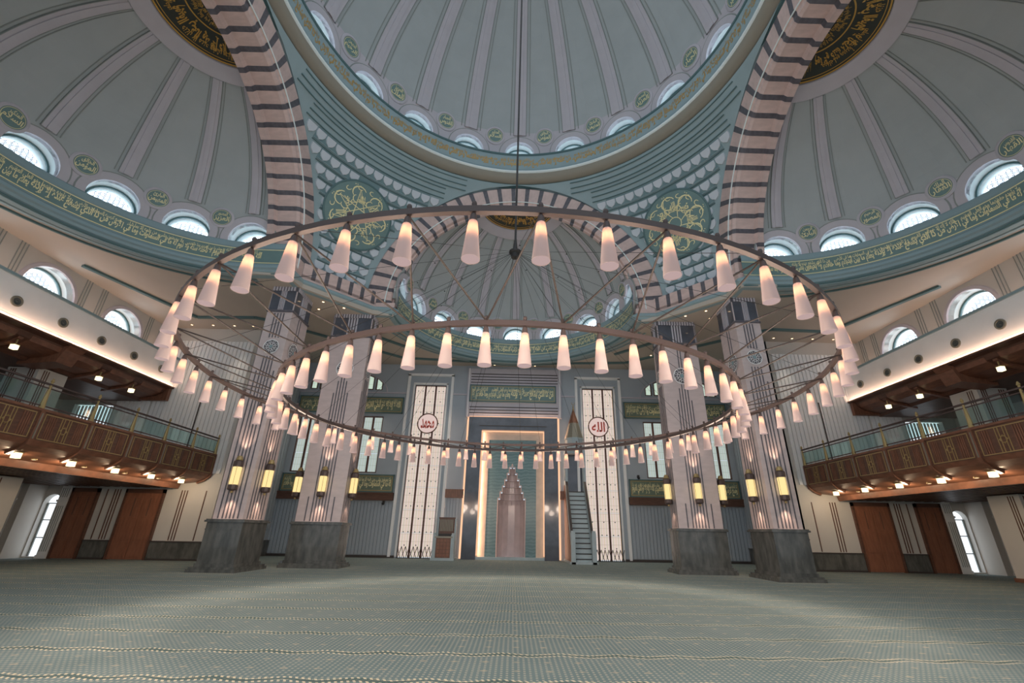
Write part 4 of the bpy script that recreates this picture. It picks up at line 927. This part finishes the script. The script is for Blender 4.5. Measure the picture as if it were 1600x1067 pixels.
    cone = f(MB().lathe([(.13, 7.42), (.1, 7.75), (.06, 8.4), (.05, 8.75), (.08, 8.8), (.03, 8.95)], 8, (XB-.14, 0, 0))).mesh('brass_post', brass_m)
    gl = f(MB().box(XB-.15, XB-.13, .15, 2.6, 7.62, 8.4)).mesh('glass_pane', glass_m)
    for k in range(11):
        y = 16.6-2.75*k
        for nm, me in (('parapet_panel', bpanel), ('brass_inlay', binl), ('wood_reeds', breed), ('curved_soffit', bsof), ('bay_bracket', brk), ('bracket_strip', bst), ('brass_post', cone), ('glass_pane', gl)): ob(nm, me, LB, (0, y, 0))
    for nm, me in (('bay_bracket', brk), ('brass_post', cone)): ob(nm, me, LB, (0, 19.25, 0))
    for k in range(5):
        i = k; y = 17.4-2.85*k
        o = empty('balcony_lantern', (S*23.6, y, 5.36), cat='lantern', label=f'glowing cube lantern under lower {sd} balcony, {["closest to end wall", "second from end wall", "third from end wall", "fourth from end wall", "nearest the camera"][i]}', group=f'lanterns under the lower {sd} balcony')
        ob('glass_box', bpy.data.meshes['lantern_glass'], o, (0, 0, .1)); ob('cap', bpy.data.meshes['lantern_cap'], o, (0, 0, .1))
        o = empty('recessed_downlight', (S*24.3, y-1.3, 5.27), cat='downlight', label=f'small warm downlight under lower {sd} balcony, {["closest to end wall", "second from end wall", "third from end wall", "fourth from end wall", "nearest the camera"][i]}', group=f'downlights under the lower {sd} balcony')
        ob('lens', bpy.data.meshes.get('dl_lens') or MB().lathe([(.09, 0), (.001, 0)], 12).mesh('dl_lens', dl_m), o, (0, 0, -.03)); ob('trim_ring', bpy.data.meshes.get('dl_ring') or MB().lathe([(.09, -.03), (.13, -.035), (.13, .02)], 12).mesh('dl_ring', brass_m), o)
        ld = bpy.data.lights.new('lantern_light', 'POINT'); ld.energy = 75; ld.color = (1, .74, .48); ld.shadow_soft_size = .12
        lo = bpy.data.objects.new('lantern_light', ld); COL.objects.link(lo); lo.location = (S*23.75, y, 4.98)
    # gallery piers
    for j, yc in enumerate((12.15, .55, -11.05)):
        for lev, zb, ht in (('ground', 0, 4.84), ('gallery', 5.96, 5.5)):
            o = empty('gallery_pier', (S*31.2, yc, zb), cat='pier', label=f'square {lev} level pier with brown stripes by the {sd} balcony, {["farthest from camera", "middle one", "nearest camera"][j]}')
            me = bpy.data.meshes.get('pier_shaft_'+lev) or MB().box(-1, 1, -.95, .95, 0, ht).mesh('pier_shaft_'+lev, cream_m)
            ob('shaft', me, o)
            for xx in (-.75, -.6, -.45, .45, .6, .75): ob('stripe', bpy.data.meshes.get('pier_stripe_'+lev) or MB().box(-.03, .03, -.975, -.94, .25, ht-.1).mesh('pier_stripe_'+lev, woodd_m), o, (xx, 0, 0))
            for yy in (-.6, -.45, -.3): ob('stripe', bpy.data.meshes.get('pier_side_stripe_'+lev) or MB().box(-1.02, 1.02, -.03, .03, .25, ht-.1).mesh('pier_side_stripe_'+lev, woodd_m), o, (0, yy, 0))
            if lev == 'ground': ob('base', bpy.data.meshes.get('pier_base') or MB().box(-1.08, 1.08, -1.03, 1.03, 0, .22).mesh('pier_base', wood_m), o)


# ------------------------------------------------------------------ CEILING COFFERS, beam soffit and downlights
for S in (-1, 1):
    sd = 'left' if S < 0 else 'right'
    if True:
        q = MB()
        for a_, b_ in (((-28.6, 9.5), (-26.0, 17.0)), ((-26.0, 17.0), (-21.2, 16.8)), ((-21.2, 16.8), (-19.6, 17.6)), ((-19.6, 17.6), (-17.6, 15.2)), ((-13.9, 18.3), (-12.2, 16.6)), ((-19.6, 17.6), (-18.6, 18.8)), ((-18.6, 18.8), (-11.0, 25.2)), ((-11.0, 25.2), (0, 26.2)), ((-13.9, 18.3), (-9.5, 23.0))):
            d = (Vector(b_)-Vector(a_)).normalized(); n_ = Vector((-d.y, d.x))*.14
            q.prism([(a_[0]+n_.x, a_[1]+n_.y), (a_[0]-n_.x, a_[1]-n_.y), (b_[0]-n_.x, b_[1]-n_.y), (b_[0]+n_.x, b_[1]+n_.y)], 17.95, 18.12)
        ob(f'trim_{1 if S < 0 else 2}', q.flip(S).mesh('coffer_moulding', teald_m), kind='structure')
    ob('ceiling_beam', MB().prism([(-17.4, 9.35), (-15.1, 9.5), (-14.8, 11.05), (-11.05, 14.8), (-9.5, 15.1), (-9.9, 17.0), (-12.2, 17.3), (-17.3, 14.2)], 17.62, 18.1).flip(S).mesh('ceiling_beam', ceil_m), kind='structure')
    DLN = ['between the two pillars, front one', 'between the two pillars, by far pillar', 'between the two pillars, rear one', 'by hall end wall, outermost', 'by hall end wall, second outermost', 'by hall end wall, third outermost', 'by hall end wall, nearest the pillar', 'behind the pillars, outer', 'behind the pillars, inner', 'over niche, second from centre', 'over niche, next to centre']
    for di, (x, y, z) in enumerate(((14.1, 13.0, 17.62), (12.9, 13.9, 17.62), (14.9, 14.2, 17.62), (27.5, 18.6, 18.1), (25.7, 18.6, 18.1), (23.9, 18.6, 18.1), (22.3, 18.6, 18.1), (15.6, 22.5, 18.1), (13, 23.2, 18.1), (2.07, 26.8, 18.1), (.45, 26.8, 18.1))):
        o = empty('recessed_downlight', (S*x, y, z), cat='downlight', label=f'tiny warm downlight in {sd} ceiling {DLN[di]}', group=f'downlights in the {sd} ceiling')
        ob('lens', bpy.data.meshes['dl_lens'], o, (0, 0, -.03)); ob('trim_ring', bpy.data.meshes['dl_ring'], o)

# ------------------------------------------------------------------ PILLARS
def face(P, S, p, t, n, w, offs, med, z0=2.66, half=False):
    """dress one face: p = left end at floor, t = direction along, n = outward normal"""
    p, t, n = Vector(p), Vector(t), Vector(n)
    F = lambda u, z, d: p+t*u+n*d+Vector((0, 0, z))
    def slabf(u0, u1, za, zb, d0, d1): 
        m = MB(); v = [F(u, z, d) for d in (d0, d1) for z in (za, zb) for u in (u0, u1)]
        return m.add(v, [(0, 1, 3, 2), (4, 6, 7, 5), (0, 4, 5, 1), (2, 3, 7, 6), (0, 2, 6, 4), (1, 5, 7, 3)]).flip(S)
    c = w/2
    for u, za, zb in offs: ob('inlay_line', slabf(c+u-.035, c+u+.035, za, zb, -.01, .025).mesh('inlay_line', dark_m), P)
    # capital: dark panels and reeded centre
    gap = .36 if w > 1.7 else .2
    for a_, b_ in ((.06, c-gap), (c+gap, w-.06)): ob('capital_panel', slabf(a_, b_, 15.85, 17.3, -.01, .03).mesh('capital_panel', blueg_m), P)
    ob('capital_band', slabf(-.04, w+.04, 15.68, 15.8, -.02, .08).mesh('capital_band', dark_m), P)
    ob('reed_backing', slabf(c-gap, c+gap, 15.85, 17.3, -.01, .02).mesh('reed_backing', dark_m), P)
    k = 4
    for i in range(k): u = c-gap+.05+i*(2*gap-.1)/(k-1); ob('reed', slabf(u-.13*gap, u+.13*gap, 15.85, 17.28, 0, .08).mesh('reed', lilac_m), P)
    # top flutes
    ob('capital_top', slabf(0, w, 17.28, 17.62, -.01, .03).mesh('capital_top', dark_m), P)
    q = MB()
    for i in range(int(w/.2)): u = .1+i*.2; m = slabf(u-.06, u+.06, 17.3, 17.6, 0, .09); q.add(m.v, m.f)
    ob('flutes', q.mesh('flutes', lilac_m), P)
    # round inlay
    if med:
        ctr = F(c, 13.15, .0); r = .62 if w > 1.7 else .5
        m = MB()
        def ringf(r0, r1, d, mi=0, ns=28):
            v = [ctr+t*(rr*cos(2*pi*i/ns))+Vector((0, 0, rr*sin(2*pi*i/ns)))+n*d for i in range(ns) for rr in (r0, r1)]
            m.add(v, [(2*i, 2*i+1, (2*i+3) % (2*ns), (2*i+2) % (2*ns)) for i in range(ns)], mi)
        ringf(.001, r, .03, 1); ringf(r*.92, r*1.02, .05, 0); ringf(.0, r*.22, .06, 2)
        for i in range(8):
            for aa, rr in ((i*pi/4, .42), (i*pi/4+pi/8, .72)):
                cc = ctr+t*(r*rr*cos(aa))+Vector((0, 0, r*rr*sin(aa))); hs = r*.19
                v = [cc+t*(hs*k_*cos(2*pi*j/6))+Vector((0, 0, hs*k_*sin(2*pi*j/6)))+n*.05 for j in range(6) for k_ in (.72, 1)]
                m.add(v, [(2*j, 2*j+1, (2*j+3) % 12, (2*j+2) % 12) for j in range(6)], 0)
        ob('round_inlay', m.flip(S).mesh('round_inlay', [gold_m if False else white_m, dark_m, tealb_m]), P)
def sconce(S, p, n, label, scale=1.0):
    p = Vector((p[0]*(-S), p[1], 0)); n = Vector((n[0]*(-S), n[1], 0)).normalized()
    o = empty('wall_sconce', (p.x+n.x*.28, p.y+n.y*.28, 4.05), cat='lamp', label=label, group='amber tube lamps on the pillars')
    ob('glass_tube', bpy.data.meshes.get('sc_tube') or MB().lathe([(.2, .42), (.23, .5), (.23, 1.38), (.2, 1.45)], 10).mesh('sc_tube', tube_m), o)
    ob('lower_cap', bpy.data.meshes.get('sc_low') or MB().lathe([(.05, .1), (.23, .16), (.26, .2), (.26, .42), (.2, .45)], 10).lathe([(.001, -.02), (.08, 0), (.05, .12)], 10, mi=1).mesh('sc_low', [bronze_m, brass_m]), o)
    ob('upper_cap', bpy.data.meshes.get('sc_up') or MB().lathe([(.2, 1.42), (.26, 1.45), (.26, 1.72), (.22, 1.78), (.05, 1.8)], 10).lathe([(.14, 1.78), (.2, 1.82), (.14, 2.0), (.1, 2.05), (.001, 2.05)], 10, mi=1).mesh('sc_up', [bronze_m, brass_m]), o)
    rods = MB()
    for a in range(4): rods.tube([(.245*cos(a*pi/2+.4), .245*sin(a*pi/2+.4), .4), (.245*cos(a*pi/2+.4), .245*sin(a*pi/2+.4), 1.45)], .014, 4)
    ob('cage_rods', bpy.data.meshes.get('sc_rod') or rods.mesh('sc_rod', brass_m), o)
    for dz, rx in ((-.1, 0), (2.2, pi)):
        ld = bpy.data.lights.new('sconce_light', 'SPOT'); ld.energy = SCONCE_LIGHT; ld.color = (1, .66, .46); ld.spot_size = 1.5; ld.spot_blend = .9; ld.shadow_soft_size = .06
        lo = bpy.data.objects.new('sconce_light', ld); COL.objects.link(lo); lo.location = (p.x+n.x*.28, p.y+n.y*.28, 4.05+dz); lo.rotation_euler = (rx, 0, 0)
wide = [(u, 5.0 if False else 2.7, 15.6) for u in ()]
for S in (-1, 1):
    sd = 'left' if S < 0 else 'right'
    # nearer pillar A
    for nm, poly, cx, cy, faces in (
        ('near', [(-16.7, 11), (-15, 11), (-15, 13.3), (-15.6, 13.3), (-17.0, 12.4)], -15.9, 12.1,
         [((-16.7, 11, 0), (1, 0, 0), (0, -1, 0), 1.7), ((-15, 11, 0), (0, 1, 0), (1, 0, 0), 2.3)]),
        ('far', [(-13.9, 15), (-11, 15), (-11, 16.4), (-12.4, 17.1), (-14.5, 16.4)], -12.5, 15.8,
         [((-13.9, 15, 0), (1, 0, 0), (0, -1, 0), 2.9), ((-11, 15, 0), (0, 1, 0), (1, 0, 0), 1.4), ((-14.5, 16.4, 0), (.394, -.919, 0), (-.919, -.394, 0), 1.52)])):
        if S > 0: pass
        P = empty('stone_pillar', (0, 0, 0), cat='pillar', label=f'{"near" if nm == "near" else "far"} {sd} marble pillar with dark stripes, amber lamps and black plinth')
        ob('shaft', MB().prism(poly, 2.6, 17.65).flip(S).mesh('pillar_shaft', pinkp_m), P)
        def grow(g): 
            out = []; n_ = len(poly)
            for i in range(n_):
                a_, b_, c_ = Vector(poly[i-1]), Vector(poly[i]), Vector(poly[(i+1) % n_])
                d1 = (b_-a_).normalized(); d2 = (c_-b_).normalized(); n1 = Vector((d1.y, -d1.x)); n2 = Vector((d2.y, -d2.x)); m_ = (n1+n2); out.append(tuple(b_+m_*(g/(m_.dot(n1)))))
            return out
        ob('plinth', MB().prism(grow(.16), .4, 2.5).flip(S).mesh('plinth', granite_m), P)
        ob('plinth_foot', MB().prism(grow(.5), 0, .16).prism(grow(.42), .16, .26).prism(grow(.24), .26, .42).flip(S).mesh('plinth_foot', granite_m), P)
        ob('plinth_cap', MB().prism(grow(.18), 2.1, 2.16).prism(grow(.28), 2.5, 2.6).prism(grow(.22), 2.6, 2.66).flip(S).mesh('plinth_cap', granite_m), P)
        for fi, (p, t, n, w_) in enumerate(faces):
            if w_ > 2: of = [(-.45, 2.7, 12.0), (-.15, 2.7, 15.6), (.15, 2.7, 15.6), (.45, 2.7, 12.0), (-.75, 2.7, 11.0), (.75, 2.7, 11.0)] if w_ < 2.5 else [(-.3, 2.7, 12.2), (-.1, 2.7, 15.6), (.1, 2.7, 15.6), (.3, 2.7, 12.2), (-.5, 2.7, 11.3), (.5, 2.7, 11.3), (-.85, 2.7, 4.2), (.85, 2.7, 4.2)]
            else: of = [(-.3, 2.7, 15.6), (-.1, 2.7, 15.6), (.1, 2.7, 15.6), (.3, 2.7, 15.6), (-.55, 2.7, 11.5), (.55, 2.7, 11.5)]
            of = [o_ for o_ in of if not (12.3 < 0)]
            face(P, S, p, t, n, w_, [(u, za, min(zb, 12.5)) for u, za, zb in of] + [(u, 13.8, 15.6) for u, za, zb in of if zb > 13], fi < 2)
            pc = Vector(p)+Vector(t)*w_/2
            sconce(S, (-pc.x*-1, pc.y), (n[0], n[1]), f'amber tube lamp on the {["front", "inner" , "outer"][fi]} face of the {nm} {sd} pillar')

# ------------------------------------------------------------------ CHANDELIER
CH = empty('ring_chandelier', (0, 0, 6.3), cat='chandelier', label='huge two-ring bronze chandelier with white cone lamps on cables from dome')
RO, RI, ZO, ZI, ZH = 10.25, 7.66, .67, -.08, 6.9
def ringband(r, z, hw=.05, hh=.058):
    m = MB(); n = 120; v = []
    for i in range(n):
        a = 2*pi*i/n
        for dr, dz in ((-hw, -hh), (hw, -hh), (hw, hh), (-hw, hh)): v.append(((r+dr)*cos(a), (r+dr)*sin(a), z+dz))
    return m.add(v, [(i*4+q, ((i+1) % n)*4+q, ((i+1) % n)*4+(q+1) % 4, i*4+(q+1) % 4) for i in range(n) for q in range(4)])
ob('outer_ring', ringband(RO, ZO).mesh('outer_ring', bronze_m), CH)
ob('inner_ring', ringband(RI, ZI).mesh('inner_ring', bronze_m), CH)
sh = MB().lathe([(.062, -.22), (.075, -.24), (.145, -.93), (.14, -.935), (.08, -.3), (.06, -.25)], 20).mesh('lamp_shade', shade_m, True)
bot = MB().lathe([(.138, -.925), (.001, -.925)], 20).mesh('diffuser', emis('diffuser_glow', (1, .72, .70, 1), .5), True)
fit = MB().lathe([(.001, .17), (.035, .16), (.045, .12), (.035, .085), (.02, .06), (.02, -.06), (.05, -.1), (.068, -.22), (.06, -.25), (.001, -.25)], 10).mesh('fitting', bronze_m)
blb = MB().lathe([(.001, -.3), (.03, -.33), (.03, -.5), (.001, -.53)], 8).mesh('bulb', bulb_m)
N = 60
def apos(r, k, off): a = R(off+6*k); return (r*cos(a), r*sin(a))
OO, OI = -93.3+.2, -93.1
for r, z, off in ((RO, ZO, -93.2), (RI, ZI, -93.6)):
    for k in range(N):
        x, y = apos(r, k, off); o = ob('lamp_shade', sh, CH, (x, y, z)); ob('fitting', fit, o); ob('diffuser', bot, o); ob('bulb', blb, o)
rods = MB()
for k in range(0, N, 2):
    xo, yo = apos(RO, k+1, -93.2); x1, y1 = apos(RI, k, -93.6); x2, y2 = apos(RI, k+2, -93.6)
    ob('strut', MB().tube([(xo, yo, ZO-.05), (x1, y1, ZI+.05)], .02, 5).mesh('strut', strut_m), CH)
    ob('strut', MB().tube([(xo, yo, ZO-.05), (x2, y2, ZI+.05)], .02, 5).mesh('strut', strut_m), CH)
for k in range(0, N, 4):
    xo, yo = apos(RO, k+1, -93.2); x1, y1 = apos(RI, k+2, -93.6)
    for (x, y, z) in ((xo, yo, ZO+.08), (x1, y1, ZI+.08)):
        g = MB().tube([(x*.02, y*.02, ZH), (x, y, z)], .0065, 4)
        f_ = .38; g.lathe([(.001, -.03), (.03, 0), (.001, .03)], 6, (x*f_, y*f_, ZH+(z-ZH)*f_))
        ob('cable', g.mesh('cable', black_m), CH)
ob('hub', MB().lathe([(.001, -.25), (.16, -.18), (.2, 0), (.26, .06), (.26, .14), (.1, .2), (.08, .5), (.03, .95)], 14, (0, 0, ZH)).mesh('hub', black_m), CH)
ob('main_cable', MB().tube([(0, 0, ZH+.8), (0, 0, 41.65)], .045, 8).mesh('main_cable', black_m), CH)
for i in range(30):
    a = R(-90.2+12*i)
    ld = bpy.data.lights.new('lamp_pool_light', 'SPOT'); ld.energy = 380; ld.color = (1, .74, .58); ld.shadow_soft_size = .14; ld.spot_size = R(40); ld.spot_blend = .9
    lo = bpy.data.objects.new('lamp_pool_light', ld); COL.objects.link(lo); lo.location = (RO*cos(a), RO*sin(a), 6.3+ZO-.96)
for i in range(24):
    a = 2*pi*i/24
    ld = bpy.data.lights.new('lamp_light', 'POINT'); ld.energy = SHADE_LIGHT; ld.color = (1, .78, .62); ld.shadow_soft_size = .4
    lo = bpy.data.objects.new('lamp_light', ld); COL.objects.link(lo); lo.location = (8.95*cos(a), 8.95*sin(a), 5.2)
# security cameras
for S, x, z in ((-1, -11.7, 4.5), (1, 11.9, 7.2)):
    o = empty('security_camera', (x, 27.0, z), cat='camera', label=f'small black dome camera on the back wall {"under left" if S < 0 else "above right"} script panel')
    ob('mount', MB().box(-.08, .08, 0, .3, 0, .22).mesh('mount', black_m), o); ob('lens_dome', MB().lathe([(.13, .02), (.12, -.1), (.001, -.17)], 12).mesh('lens_dome', black_m, True), o)
# light of the ceiling downlights over the front of the hall
for x in (-19, -14, -7.5, -2, 2, 7.5, 14, 19):
    ld = bpy.data.lights.new('downlight_light', 'SPOT'); ld.energy = 900; ld.color = (1, .84, .66); ld.spot_size = R(60); ld.spot_blend = .9; ld.shadow_soft_size = .15
    lo = bpy.data.objects.new('downlight_light', ld); COL.objects.link(lo); lo.location = (x, 25.2, 17.6)
for S in (-1, 1):
    for x in (23, 26.5): 
        ld = bpy.data.lights.new('downlight_light', 'SPOT'); ld.energy = 500; ld.color = (1, .84, .66); ld.spot_size = R(50); ld.spot_blend = .9; ld.shadow_soft_size = .15
        lo = bpy.data.objects.new('downlight_light', ld); COL.objects.link(lo); lo.location = (S*x, 18.3, 17.9)
